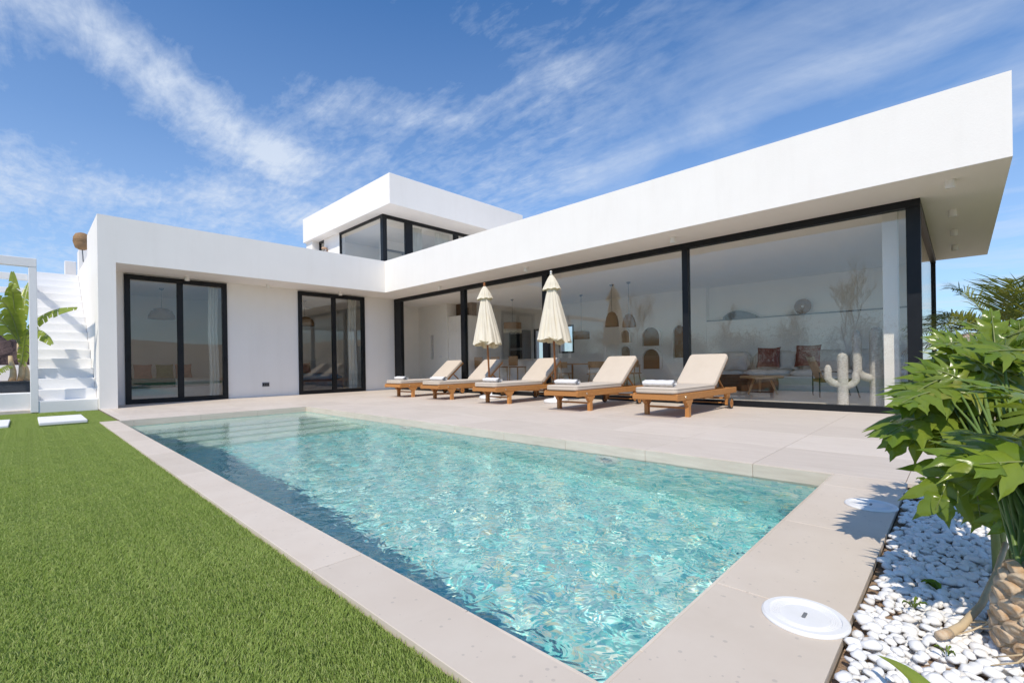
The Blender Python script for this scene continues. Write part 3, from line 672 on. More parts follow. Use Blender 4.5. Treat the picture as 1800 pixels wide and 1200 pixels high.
# ------------------------------------------------------------------ grass (geometry-node scatter of blade patches)
def grass():
    rr = random.Random(3); m = MB(); S = .25
    for _ in range(3900):
        x, y = rr.uniform(-S / 2, S / 2), rr.uniform(-S / 2, S / 2); a = rr.uniform(0, 6.283); h = rr.uniform(.009, .0165); wd = rr.uniform(.0009, .0015)
        ln = rr.uniform(.2, 1.0) * h; b = rr.gauss(.6, 1.2)      # lean, mostly one way
        dx, dy = math.cos(a) * wd, math.sin(a) * wd; ex, ey = math.cos(b) * ln, math.sin(b) * ln
        m.add([(x - dx, y - dy, 0), (x + dx, y + dy, 0), (x + dx * .8 + ex * .4, y + dy * .8 + ey * .4, h * .6), (x - dx * .8 + ex * .4, y - dy * .8 + ey * .4, h * .6), (x + ex, y + ey, h * .95)],
              [(0, 1, 2, 3), (3, 2, 4)])
    me = bpy.data.meshes.new('grass_patch'); me.from_pydata(m.v, [], m.f); me.materials.append(MATS['blade'])
    patch = bpy.data.objects.new('grass_patch', me)
    pts = []
    def fill(x0, x1, y0, y1, skip=None):
        nx, ny = max(1, math.ceil((x1 - x0) / S)), max(1, math.ceil((y1 - y0) / S))
        for i in range(nx):
            for j in range(ny):
                pts.append((x0 + S / 2 + i * (x1 - x0 - S) / max(1, nx - 1), y0 + S / 2 + j * (y1 - y0 - S) / max(1, ny - 1), -.022))
    fill(OX - 6.0, OX - .004, -14, -2.95); fill(-12.5, -7.42, -2.95, .40); fill(-7.42, -6.85, -1.28, .24); fill(-6.86, -6.53, -2.93, -.01); fill(-7.72, -7.40, -2.9, .1)
    fill(-3.2, 1.3, -14.6, -13.1)
    me2 = bpy.data.meshes.new('grass'); me2.from_pydata(pts, [], [])
    o = link('grass', me2, label='short green artificial grass blades of the lawn', category='grass', kind='stuff')
    ng = bpy.data.node_groups.new('scatter', 'GeometryNodeTree')
    ng.interface.new_socket('Geometry', in_out='INPUT', socket_type='NodeSocketGeometry'); ng.interface.new_socket('Geometry', in_out='OUTPUT', socket_type='NodeSocketGeometry')
    nd = ng.nodes; gi = nd.new('NodeGroupInput'); go = nd.new('NodeGroupOutput'); ip = nd.new('GeometryNodeInstanceOnPoints'); oi = nd.new('GeometryNodeObjectInfo')
    oi.inputs['Object'].default_value = patch
    rv = nd.new('FunctionNodeRandomValue'); rv.data_type = 'INT'; rv.inputs[4].default_value = 0; rv.inputs[5].default_value = 1
    mm = nd.new('ShaderNodeMath'); mm.operation = 'MULTIPLY'; mm.inputs[1].default_value = math.pi / 2
    cx = nd.new('ShaderNodeCombineXYZ'); ng.links.new(rv.outputs[2], mm.inputs[0]); ng.links.new(mm.outputs[0], cx.inputs[2])
    ng.links.new(gi.outputs[0], ip.inputs['Points']); ng.links.new(oi.outputs['Geometry'], ip.inputs['Instance']); ng.links.new(cx.outputs[0], ip.inputs['Rotation']); ng.links.new(ip.outputs[0], go.inputs[0])
    md = o.modifiers.new('scatter', 'NODES'); md.node_group = ng
grass()
for k, (x0, x1, y0, y1) in enumerate(((-7.40, -6.86, -2.55, -1.28), (-8.3, -7.71, -2.6, -1.4))):
    MB().box(x0, x1, y0, y1, -.03, .018, .006).build('stepping_stone', 'stairwhite', label=('pale rectangular stepping stone in the lawn by the stairs', 'pale stepping stone in the lawn cut by the left edge of the view')[k], category='paving slab', group='stepping stones in the lawn')
# ------------------------------------------------------------------ pebble bed
bed = MB().add([(-8, -16, -.035), (PX1 - .02, -16, -.035), (PX1 - .02, GY, -.035), (-8, GY, -.035)], [(0, 1, 2, 3)]).build('pebble_bed', 'soil', kind='structure')
def pebbles():
    rr = random.Random(11); protos = []
    for k in range(9):
        bm = bmesh.new(); bmesh.ops.create_icosphere(bm, subdivisions=2 if k < 9 else 1, radius=1)
        a, b, c = rr.uniform(.8, 1.15), rr.uniform(.6, .8), rr.uniform(.42, .58)
        for v in bm.verts:
            n = mnoise.noise(v.co * 1.1 + Vector((k * 7, 0, 0))) * .42
            v.co = Vector((v.co.x * a, v.co.y * b, v.co.z * c)) * (1 + n)
        me = bpy.data.meshes.new('pebble'); bm.to_mesh(me); bm.free(); me.shade_smooth(); me.materials.append(MATS['pebble']); protos.append(me)
    cell = {}; items = []
    def ok(x, y, r):
        i, j = int(x / .06), int(y / .06)
        for a in range(i - 1, i + 2):
            for b in range(j - 1, j + 2):
                for (p, q, s) in cell.get((a, b), ()):
                    if (p - x) ** 2 + (q - y) ** 2 < ((r + s) * .52) ** 2: return False
        cell.setdefault((i, j), []).append((x, y, r)); return True
    bare = [(-5.86, -12.44, .035), (-5.62, -12.33, .03), (-4.05, -12.27, .05), (-4.62, -12.27, .05), (-5.25, -12.26, .03)]
    for _ in range(42000):
        x, y = rr.uniform(-6.75, -3.72), rr.uniform(-13.6, GY - .022); r = rr.uniform(.013, .020) if rr.random() < .5 else rr.uniform(.020, .030)
        if y > GY - .05 and rr.random() < .55: continue
        if (x + 5.66) ** 2 + (y + 12.64) ** 2 < .085 ** 2 or any((x - a) ** 2 + (y - b) ** 2 < c * c for a, b, c in bare): continue
        if x > -3.85 and y > -12.42 and rr.random() < .75: continue
        if ok(x, y, r): items.append((x, y, r))
    def seen(t):
        v = Vector((t[0], t[1], 0)) - Vector(CAM); d = v.dot(fw); u = v.dot(rt) / max(d, .01) * F + 900
        return (u > 1380 and u < 1830 and d > .7), t[2] / max(d, .01)
    items.sort(key=lambda t: (not seen(t)[0], -seen(t)[1]))
    rest = MB()
    for n, (x, y, r) in enumerate(items):
        me = protos[rr.randrange(9)]; m = Matrix.Translation((x, y, -.022 + r * .28 + rr.uniform(0, .016))) @ Matrix.Rotation(rr.uniform(0, 6.28), 4, 'Z') @ Matrix.Rotation(rr.gauss(0, .25), 4, 'X') @ Matrix.Scale(r, 4)
        if n < 300:
            o = link('pebble', me, bed, False); o.matrix_local = m
        else:
            rest.add([m @ v.co for v in me.vertices], [p.vertices[:] for p in me.polygons])
    # a lower layer so that little soil shows between
    for _ in range(3000):
        x, y = rr.uniform(-6.7, -3.9), rr.uniform(-13.4, GY - .05); r = rr.uniform(.014, .024)
        if any((x - a) ** 2 + (y - b) ** 2 < (c * 1.3) ** 2 for a, b, c in bare): continue
        me = protos[rr.randrange(9)]; m = Matrix.Translation((x, y, -.03)) @ Matrix.Rotation(rr.uniform(0, 6.28), 4, 'Z') @ Matrix.Scale(r, 4)
        rest.add([m @ v.co for v in me.vertices], [p.vertices[:] for p in me.polygons])
    o = rest.build('small_pebbles', 'pebble', bed, True); o['kind'] = 'stuff'
pebbles()
# ------------------------------------------------------------------ leaves
def lobed_leaf(base, tip, nrm, width, lobes=7, droop=.15, seed=0, cut=.62):
    """deeply cut leaf; one strip per lobe along a midrib, bent and waved"""
    r = random.Random(seed); base, tip = Vector(base), Vector(tip); a = tip - base; L = a.length; a.normalize()
    n = Vector(nrm); n = (n - a * n.dot(a)).normalized(); b = n.cross(a); m = MB()
    def pt(s, t):                       # s along, t across (metres) -> droops away from the rib and at the tip
        z = -droop * (s / L) ** 2 * L - .9 * droop * (t / max(width, .01)) ** 2 * width + .10 * abs(t)
        return base + a * s + b * t + n * (z + .012 * math.sin(s * 38 + seed) * abs(t) / width)
    for sd in (-1, 1):
        roots = [(-.05 + .98 * (j / lobes) ** .9) for j in range(lobes + 1)]
        prof = []
        for j in range(lobes):
            s0, s1 = roots[j], roots[j + 1]; sm = (s0 + s1) / 2
            ang = math.radians(118 - 88 * (j / (lobes - 1)) ** .9) + r.uniform(-.1, .1)
            ln = width * (0.75 + .45 * math.sin(math.pi * min(1, (j + .9) / lobes)) - .45 * max(0, j / lobes - .6)) * r.uniform(.88, 1.12)
            d = (math.cos(ang), math.sin(ang))
            P = []
            K = 8
            for i in range(K + 1):
                t = i / K
                hw = (s1 - s0) * L * (.50 * (1 - t) ** 2.5 + (1 - t ** 3) * .36 * (.75 + .45 * math.sin(math.pi * min(1, t * 1.1)))) * (1 + .20 * math.sin(t * 15 + j * 2 + seed)) * (.0 if i == K else 1)
                cs = sm * L + d[0] * ln * t + (ln * .14 * t * t); ct = d[1] * ln * t
                # across the lobe
                row = []
                for q in (-1, -.5, 0, .5, 1):
                    ss = cs + q * hw * math.sin(ang); tt = max(0.0, ct - q * hw * math.cos(ang) * (t > .05))
                    p = pt(ss, sd * tt); p += n * (-.30 * abs(q) * hw + .16 * hw * math.sin(8 * t + q * 2.5 + j + seed) - .25 * ln * t * t * (.6 + .4 * math.sin(seed + j))); row.append(p)
                P.append(row)
            m.grid(P)
    # tip
    P = []
    for i in range(7):
        t = i / 6; hw = width * .16 * (1 - t ** 2) ; P.append([pt(L * (.86 + .2 * t), q * hw) for q in (-1, 0, 1)])
    m.grid(P)
    rib = [pt(L * i / 8, 0) + n * .002 for i in range(9)]
    return m, rib
def philodendron():
    root = Vector((-5.66, -12.64, -.01))
    e = empty('philodendron', root, 'large philodendron with deeply cut glossy leaves and scarred trunk in the white pebbles', 'plant')
    r = random.Random(21)
    # trunk
    prof = [(.082, 0), (.094, .04), (.096, .09), (.09, .14), (.08, .19), (.066, .23), (.03, .26)]
    MB().lathe(prof, root, 20).build('trunk', 'trunk', e, True)
    for i in range(64):                  # leaf scars in spiral rows
        z = .015 + i * .0036; a = i * 2.39996; rad = np.interp(z, [p[1] for p in prof], [p[0] for p in prof])
        s = .030; mt = Matrix.Translation(root + Vector((rad * math.cos(a), rad * math.sin(a), z))) @ Matrix.Rotation(a, 4, 'Z') @ Matrix.Rotation(.25, 4, 'Y')
        m = MB().lathe([(.001, .010), (.35, .0095), (.7, .006), (.85, .010), (1.0, .006), (1.05, -.012)], n=12, cap=False)
        m.v = [(v[2] if True else 0, v[0] * s, v[1] * s * .62) for v in m.v]
        m.xf(mt).build('leaf_scar', 'scar', e, True)
    for i in range(26):                  # roots
        a = r.uniform(0, 6.28); q = r.uniform(.05, .12); a2 = a + r.uniform(-.8, .8)
        p = [root + Vector((math.cos(a + (a2 - a) * t) * (t * q + .075), math.sin(a + (a2 - a) * t) * (t * q + .075), .07 * (1 - t) ** 1.5 + .008 + r.uniform(0, .014))) for t in (0, .3, .6, 1)]
        MB().tube(p, [.0035, .003, .0025, .0015], 5).build('root', 'stalkdry', e, True)
    crown = root + Vector((.01, .0, .26))
    L = []
    def lf(bp, bd, tp, td, width, n=(0, 0, 1), lobes=7, droop=.15): L.append((cp(*bp, bd), cp(*tp, td), Vector(n), width, lobes, droop))
    lf((1700, 715), 1.86, (1548, 722), 1.72, .155, (-.3, -.1, 1), 5, .22)
    lf((1735, 640), 1.95, (1618, 668), 1.95, .15, (-.5, -.3, 1), 5, .25)
    lf((1752, 655), 2.0, (1745, 535), 2.05, .085, (-1, -.4, .2), 5, .05)
    lf((1740, 640), 2.1, (1650, 600), 2.2, .10, (-.6, -.2, 1), 5, .1)
    lf((1703, 765), 1.8, (1640, 900), 1.72, .15, (-.9, .5, .35), 5, .12)
    lf((1715, 830), 1.75, (1722, 925), 1.7, .10, (-1, .3, .2), 5, .08)
    lf((1800, 740), 1.55, (1722, 838), 1.45, .085, (-.6, .2, .8), 5, .15)
    lf((1810, 650), 1.8, (1690, 690), 1.7, .13, (-.4, -.1, 1), 5, .2)
    lf((1800, 640), 2.0, (1790, 560), 2.0, .08, (-1, -.3, .3), 5, .05)
    lf((1760, 700), 1.8, (1640, 765), 1.7, .12, (-.5, .2, .9), 5, .3)
    lf((1805, 850), 1.6, (1768, 935), 1.55, .10, (-.8, .3, .3), 5, .1)
    lf((1760, 600), 2.15, (1700, 560), 2.2, .09, (-.6, 0, 1), 5, .1)
    lf((1730, 680), 1.75, (1590, 655), 1.75, .13, (-.2, -.2, 1), 5, .28)
    lf((1810, 720), 1.6, (1760, 790), 1.55, .10, (-.5, .2, .8), 5, .2)
    lf((1790, 680), 1.75, (1700, 610), 1.75, .12, (-.5, -.2, 1), 5, .15)
    lf((1820, 620), 1.7, (1745, 600), 1.65, .12, (-.5, -.2, 1), 5, .2)
    lf((1830, 780), 1.7, (1790, 880), 1.68, .12, (-.8, .2, .4), 5, .1)
    lf((1680, 690), 1.9, (1570, 760), 1.8, .12, (-.4, 0, 1), 5, .3)
    for k in range(11):
        a = r.uniform(-.6, 3.4); el = r.uniform(-.15, .75); b0 = crown + Vector((math.cos(a) * .16, math.sin(a) * .12 - .05, .12 + .26 * el)) + Vector((.10, -.08, .08))
        d = Vector((math.cos(a) * math.cos(el), math.sin(a) * math.cos(el) * .8, math.sin(el) * .8)); L.append((b0, b0 + d * r.uniform(.22, .34), Vector((-.3, 0, 1)) + d * -.3, r.uniform(.10, .16), 5, .25))
    for k in range(30):                  # outer leaves, fanning out from the crown
        a = r.uniform(.15, 1.0) * math.pi + (.25 if k % 3 else -.5); rad = r.uniform(.35, 1.0)
        cx_, cy2 = 1750 + 105 * rad * math.cos(a), 705 - 120 * rad * math.sin(a); dd = r.uniform(1.72, 2.15)
        ln = r.uniform(60, 95); a2 = a + r.gauss(0, .5)
        L.append((cp(cx_, cy2, dd), cp(cx_ + ln * math.cos(a2), cy2 - ln * .75 * math.sin(a2) + 18, dd - r.uniform(-.05, .16)), Vector((-.7, -.3, r.uniform(.2, 1))), r.uniform(.07, .11), 5, r.uniform(.1, .35)))
    for i, (b0, t0, n, wd, lo, dr) in enumerate(L):
        n = n.normalized() + Vector((r.gauss(0, .3), r.gauss(0, .3), r.gauss(0, .2))); t0 = b0 + (t0 - b0) * .92
        m, rib = lobed_leaf(b0, t0, n, wd * .95, lo, dr, 50 + i)
        o = m.build('leaf', 'leaf', e, True)
        MB().tube(rib, [.0042 - .0004 * k for k in range(9)], 6).build('midrib', 'stalk', o, True)
        mid = (crown + b0) / 2 + Vector((0, 0, .05)) + (b0 - crown).cross(Vector((0, 0, 1))) * r.uniform(-.1, .1)
        st = crown + Vector((r.uniform(-.05, .05), r.uniform(-.05, .05), -.03))
        q = [st * (1 - t) ** 2 + mid * 2 * t * (1 - t) + b0 * t * t for t in np.linspace(0, 1, 9)]
        MB().tube(q, [(.010 if i < 18 else .006) * (1 - .06 * k) for k in range(9)], 8).build('petiole', 'petiole', e, True)
    for p0, p1, rad in (((1756, 1010), (1748, 870), .013), ((1768, 1010), (1757, 860), .012), ((1785, 990), (1790, 880), .013), ((1775, 1000), (1800, 900), .012)):
        MB().tube([cp(*p0, 1.72), (cp(*p0, 1.72) + cp(*p1, 1.76)) / 2 + Vector((0, .004, 0)), cp(*p1, 1.76)], [rad * 1.3, rad, rad * .8], 10).build('petiole', 'stalk', e, True)
    # the dead cut stalk resting on the stones
    q = [cp(1768, 955, 1.70), cp(1752, 1005, 1.60), cp(1725, 1062, 1.44), cp(1690, 1100, 1.36), cp(1668, 1112, 1.325)]
    st = MB().tube(q, [.008, .009, .0095, .011, .012], 10).build('dry_stalk', 'stalkdry', e, True)
    MB().tube([q[-1], cp(1650, 1117, 1.31)], [.014, .012], 10).build('stalk_end', 'scar', st, True)
philodendron()
# small weeds
def weed(p, n, s, label, seed, long=False):
    r = random.Random(seed); e = empty('weed', p, label, 'weed', 'weeds among the pebbles')
    for i in range(n):
        a = r.uniform(0, 6.28); ln = s * r.uniform(.6, 1.1); d = Vector((math.cos(a), math.sin(a), 0)); w_ = ln * (.10 if long else .32); sd = Vector((-d.y, d.x, 0))
        P = []
        for k in range(6):
            t = k / 5; c = d * ln * (.15 + .85 * t) + Vector((0, 0, s * (.9 if long else .55) * math.sin(t * 2.0 + .2) * r.uniform(.8, 1)))
            P.append([c - sd * w_ * math.sin(math.pi * (t * .92 + .06)), c + Vector((0, 0, -.006)), c + sd * w_ * math.sin(math.pi * (t * .92 + .06))])
        MB().grid(P).build('leaf', 'leaf', e, True, False)
weed(on(1655, 1040, 2, .0), 5, .05, 'broad leaved green weed beside the dry stalk in the pebbles', 1)
weed(on(1605, 1068, 2, .0), 7, .035, 'thin grassy weed in the pebbles left of the dry stalk', 2, True)
weed(on(1635, 850, 2, .0), 14, .07, 'low green weed at the far corner of the pebble bed', 3)
weed(on(1720, 920, 2, .0), 16, .09, 'leafy green weed in the shade under the philodendron', 4)
weed(on(1665, 1150, 2, .0), 5, .025, 'tiny green sprout in the pebbles nearest the camera', 5, True)
weed(on(1680, 870, 2, .0), 10, .06, 'small green weed half hidden by the hanging philodendron leaf', 6)
# blade of an agave at the bottom edge
e = empty('agave', (-6.28, -12.62, -.02), 'pointed green agave leaf reaching in from the bottom edge over the pebbles', 'plant')
for k, (b0, t0, w_) in enumerate(((cp(1665, 1250, .98), cp(1541, 1150, 1.16), .026), (cp(1700, 1300, .95), cp(1660, 1225, 1.05), .03), (cp(1760, 1300, .95), cp(1775, 1222, 1.02), .03))):
    P = []; d = t0 - b0; sd = d.cross(Vector((-.5, -.3, 1))).normalized()
    for i in range(9): t = i / 8; c = b0 + d * t + Vector((0, 0, .02 * math.sin(math.pi * t))); hw = w_ * (1 - t) ** .75; P.append([c - sd * hw, c - sd * hw * .5 - Vector((0, 0, .3 * hw)), c - Vector((0, 0, .35 * hw)), c + sd * hw * .5 - Vector((0, 0, .3 * hw)), c + sd * hw])
    MB().grid(P).build('leaf', 'banana', e, True)
# ------------------------------------------------------------------ palm behind
def palm(loc, label, n, size, seed, dry=.35):
    r = random.Random(seed); e = empty('fan_palm', loc, label, 'palm', 'palms behind the terrace'); top = Vector(loc) + Vector((0, 0, size * .34))
    MB().lathe([(.12, -.1), (.14, size * .1), (.11, size * .3), (.05, size * .36)], loc, 12).build('trunk', 'trunk', e, True)
    for i in range(n):
        a = i * 2.4 + r.uniform(-.3, .3); el = r.uniform(.15, 1.25); isd = r.random() < dry; ln = size * r.uniform(.6, .85) * (.8 if isd else 1)
        if isd: el = r.uniform(-.1, .7)
        d = Vector((math.cos(a) * math.cos(el), math.sin(a) * math.cos(el), math.sin(el))); P = []
        for k in range(10): t = k / 9; P.append(top + d * ln * t + Vector((0, 0, -.42 * ln * t * t)))
        fr_ = MB().tube(P, [.012 * (1 - .8 * k / 9) for k in range(10)], 5).build('frond', 'palmdry' if isd else 'stalk', e, True)
        m = MB(); sd = d.cross(Vector((0, 0, 1))).normalized()
        for k in range(34):
            t = .22 + .78 * k / 33; f = t * 9; j = min(8, int(f)); p = P[j].lerp(P[j + 1], f - j); tg = (P[j + 1] - P[j]).normalized(); u_ = sd.cross(tg)
            for s in (-1, 1):
                q = ln * .42 * math.sin(math.pi * (.12 + .80 * t)) * r.uniform(.8, 1.1); dr = (sd * s * .75 + tg * .65 + u_ * r.uniform(.05, .4)).normalized(); wv = tg * .010
                sag = Vector((0, 0, -r.uniform(.1, .5) * q * (1.6 if isd else 1)))
                m.add([p - wv, p + wv, p + dr * q * .55 + wv * .9 + sag * .3, p + dr * q * .55 - wv * .9 + sag * .3, p + dr * q + sag], [(0, 1, 2, 3), (3, 2, 4)])
        m.build('leaflets', 'palmdry' if isd else 'palm', fr_)
palm((2.5, -12.88, .45), 'small feathery palm with dry brown fronds behind the philodendron', 26, 1.85, 4)
palm((4.2, -13.1, 0), 'dusty palm with many dead fronds beside the end glass of the house', 18, 1.6, 9, .7)
def shrub(loc, rx, rz, label, seed, n=1500, mat='shrub', leaf=.05, group='garden shrubs', name='shrub'):
    r = random.Random(seed); e = empty(name, loc, label, 'shrub', group); m = MB(); loc = Vector(loc)
    cl = [Vector((r.gauss(0, .45) * rx, r.gauss(0, .45) * rx, rz * r.uniform(.25, .9))) for _ in range(16)]
    for _ in range(n):
        c = r.choice(cl) + Vector((r.gauss(0, .2) * rx, r.gauss(0, .2) * rx, r.gauss(0, .13) * rz)); c.z = max(.03, c.z)
        a = Vector((r.gauss(0, 1), r.gauss(0, 1), r.gauss(0, 1))).normalized(); b = a.orthogonal().normalized(); l_ = leaf * r.uniform(.6, 1.4)
        m.add([loc + c - a * l_, loc + c + b * l_ * .4, loc + c + a * l_, loc + c - b * l_ * .4], [(0, 1, 2, 3)])
    m.build('foliage', mat, e)
    for c in cl[:7]: MB().tube([loc, loc + c * .5 + Vector((.02, 0, 0)), loc + c], [.02, .012, .005], 5).build('stem', 'bark', e, True)
shrub((3.0, -14.3, 0), .9, 1.0, 'dry brown shrub at the foot of the palms', 31, 2200, 'palmdry', .05)
shrub((5.5, -14.8, 0), 1.2, .9, 'low green shrub beyond the palms at the right edge', 32, 2200)
# ------------------------------------------------------------------ stairs, terrace, pergola, banana
sx0, sx1 = -7.37, -LX - .002
stair = empty('staircase', ((sx0 + sx1) / 2, .25, 0), 'white masonry staircase climbing to the roof along the left end wall', 'staircase')
for i in range(16): MB().box(sx0, sx1, .25 + i * .3, 5.35, -.04 + (i * .21 if i else 0), (i + 1) * .21 - .0, .018).build('step', 'stairwhite', stair)
MB().box(sx0 - .0, sx1 + .0, 5.06, 5.36, 3.362, 3.40, .004).build('top_edging', 'wicker', stair)
MB().box(sx0 + .62, sx1, 5.5, 5.75, 3.0, 3.85, .01).build('top_pier', 'stairwhite', stair)
MB().box(sx0, sx1, 5.4, 6.2, 0, 3.36, .01).build('landing', 'stairwhite', stair)
ter = empty('raised_terrace', (-9.5, 2, 0), 'low white rendered terrace block left of the stairs', 'terrace')
MB().box(-12.5, sx0 - .03, .42, 3.4, -.05, .375, .012).build('block', 'stairwhite', ter)
MB().box(-12.5, sx0 - .02, .34, .44, -.05, .055, .01).build('plinth', 'porcelain', ter)
MB().box(-14, -7.2, 8, 8.25, -.1, .97, .01).build('garden_wall', 'stairwhite', label='low white garden wall behind the banana plant', category='wall')
pg = empty('pergola', (-7.43, .40, 0), 'white timber pergola frame at the left edge beside the stairs', 'pergola')
MB().box(-7.475, -7.365, .24, .335, .0, 2.93, .006).build('post', 'stairwhite', pg)
MB().box(-10.4, -10.29, .24, .335, .0, 2.93, .006).build('post', 'stairwhite', pg)
MB().box(-10.4, -7.365, .235, .34, 2.77, 2.935, .006).build('beam', 'stairwhite', pg)
for y in (2.35, 4.95): MB().box(-10.4, -7.48, y, y + .10, 2.79, 2.93, .006).build('beam', 'stairwhite', pg)
MB().box(-7.472, -7.374, .34, 5.05, 2.775, 2.93, .006).build('beam', 'stairwhite', pg)
MB().box(-7.46, -7.376, 4.95, 5.05, -.05, 2.775, .006).build('post', 'stairwhite', pg)
def banana():
    p = Vector((-7.60, 1.0, .377)); e = empty('banana_plant', p + Vector((0, 0, .02)), 'banana plant with torn arching leaves growing in the dark planter', 'plant'); r = random.Random(5)
    t = empty('planter', p, 'dark grey rectangular plastic planter holding the banana plant', 'planter')
    MB().box(p.x - .42, p.x + .16, p.y - .2, p.y + .2, p.z, p.z + .20, .02).build('tub', 'pot', t); MB().box(p.x - .44, p.x + .18, p.y - .22, p.y + .22, p.z + .195, p.z + .225, .008).build('rim', 'pot', t)
    MB().box(p.x - .40, p.x + .14, p.y - .18, p.y + .18, p.z + .20, p.z + .228).build('soil', 'soil', t)
    for k, (dx, h) in enumerate(((0, .75), (-.12, .5), (.07, .4))):
        q = [p + Vector((dx + .02 * math.sin(i), .01 * i, .22 + h * i / 5)) for i in range(6)]; MB().tube(q, [.06, .052, .046, .042, .036, .03], 10).build('stem', 'stalkdry', e, True)
    def leaf(b0, b1, b2, wd, seed, tear=.35):
        rr = random.Random(seed); b0, b1, b2 = Vector(b0), Vector(b1), Vector(b2); P = [b0 * (1 - t) ** 2 + b1 * 2 * t * (1 - t) + b2 * t * t for t in np.linspace(0, 1, 25)]
        m = MB(); view = Vector((-.2, -1, .4))
        for s in (-1, 1):
            i = 3
            while i < 24:
                j = min(24, i + rr.choice((2, 3, 4, 5))); rows = []; dr = rr.uniform(.0, .5)
                for k in range(i, j + 1):
                    t = k / 24; tg = (P[min(24, k + 1)] - P[max(0, k - 1)]).normalized(); sd = tg.cross(view).normalized() * s
                    hw = wd * math.sin(math.pi * (.10 + .86 * t)) ** .7; sh = tg * (.35 * hw)
                    gap = .0 if k not in (i, j) else (.012 if k == i else -.012)
                    rows.append([P[k], P[k] + sd * hw * .5 + sh * .5 + tg * gap * .5 + Vector((0, 0, .02)), P[k] + sd * hw + sh + tg * gap + Vector((0, 0, -dr * hw))])
                m.grid(rows); i = j
        o = m.build('leaf', 'banana', e, True); MB().tube(P, [.013 * (1 - .85 * k / 24) for k in range(25)], 6).build('midrib', 'stalk', o, True)
    T = p + Vector((0, 0, .9))
    q = lambda x, y, yy: on(x, y, 1, yy)
    leaf(T, q(60, 545, .85), q(136, 542, .05), .085, 1); leaf(T + Vector((0, 0, -.1)), q(58, 560, .9), q(92, 606, .1), .11, 2)
    leaf(T, q(30, 560, 1.1), q(22, 478, 1.2), .12, 3); leaf(T, q(10, 560, .9), q(-30, 540, .7), .16, 4); leaf(T, q(20, 520, .8), q(-20, 520, .4), .10, 5)
    leaf(T, q(36, 540, 1.4), q(50, 498, 1.6), .085, 6); leaf(T + Vector((-.1, 0, -.4)), q(10, 640, .6), q(-5, 660, .4), .06, 7); leaf(T + Vector((0, 0, -.4)), q(40, 630, .7), q(44, 590, .6), .09, 8); leaf(T, q(15, 490, .9), q(28, 506, .6), .12, 9)
banana()
def rock_mound():
    P = []
    for i in range(60):
        row = []
        for j in range(24):
            x = -34 + i * .62; y = 11 + j * .6; hgt = 2.6 * math.sin(math.pi * min(1, max(0, j / 23))) ** .6 * (1 - .4 * abs(i - 40) / 60)
            row.append((x + .2 * mnoise.noise((x, y, 1)), y, -.3 + hgt + .55 * mnoise.noise((x * .6, y * .6, 0)) + .35 * mnoise.noise((x * 1.9, y * 1.9, 3)) + .2 * mnoise.noise((x * 4.1, y * 4.1, 7))))
        P.append(row)
    MB().grid(P).build('rock_hill', 'rock', kind='structure')
rock_mound()
e = empty('wicker_lamp', on(144, 425, 1, 3.3), 'round woven wicker lampshade on the wall top above the stairs', 'lamp')
MB().lathe([(.06, -.20), (.13, -.16), (.165, -.04), (.165, .10), (.12, .19), (.05, .22)], n=24).build('shade', 'wicker', e, True, False)
for i in range(9): MB().lathe([(.052 + .115 * math.sin(math.pi * (i + .6) / 9.6) , -.15 + i * .036), (.062 + .115 * math.sin(math.pi * (i + .6) / 9.6), -.143 + i * .036), (.052 + .115 * math.sin(math.pi * (i + .6) / 9.6), -.136 + i * .036)], n=24, cap=False).build('woven_ring', 'wicker', e, True, False)
MB().tube([(0, 0, -.1), (.02, 0, -.5)], .012).build('stem', 'grey', e, True, False)
# ------------------------------------------------------------------ living room
def seat(name, label, cat, parts, loc, grp=None):
    e = empty(name, loc, label, cat, grp)
    for n, m, mt, s in parts: m.build(n, mt, e, s, False)
    return e
Z = .019
seat('sofa', 'long white sofa along the rear wall of the living room', 'sofa',
     [('base', MB().box(-.9, 0, -2.2, 2.2, 0, .36, .03), 'fabric', False)] + [('seat_cushion', MB().cushion(-.92, -.25, -2.2 + i * 1.1, -1.1 + i * 1.1 - .02, .34, .52), 'fabric', True) for i in range(4)] +
     [('back_cushion', MB().cushion(-.13, .13, -2.15 + i * 1.08, -1.15 + i * 1.08, -.28, .28).xf(Matrix.Translation((-.18, 0, .72)) @ Matrix.Rotation(.2, 4, 'Y')), 'fabric', True) for i in range(4)], (6.55, -9.4, Z))
def pillow(loc, size, mat, label, rot=(0, 0, 0), name='pillow'):
    o = MB(); h = size / 2; U = np.linspace(-1, 1, 13)
    for sg in (-1, 1):
        o.grid([[(sg * .10 * ((1 - abs(a) ** 2.5) * (1 - abs(b) ** 2.5)) ** .6 + .01 * math.sin(4 * a + 3 * b), h * a * (1 - .07 * (1 - b * b) * abs(a)), h * b * (1 - .07 * (1 - a * a) * abs(b))) for b in U] for a in U])
    o = o.build(name, mat, None, True, label=label, category='pillow', group='pillows in the house'); o.location = loc; o.rotation_euler = rot; return o
pillow(on(1351, 628, 0, 5.70), .54, 'redleather', 'dark red leather pillow on the left of the sofa', (0, .3, .05))
pillow(on(1420, 625, 0, 5.70), .56, 'redleather', 'dark red leather pillow on the sofa above the rattan chair', (0, .3, -.1))
pillow(on(1295, 634, 0, 5.70), .52, 'fabric', 'white pillow at the left end of the sofa', (0, .3, .05)); pillow(on(1385, 633, 0, 5.80), .48, 'fabric', 'white pillow between the two red pillows', (0, .25, 0))
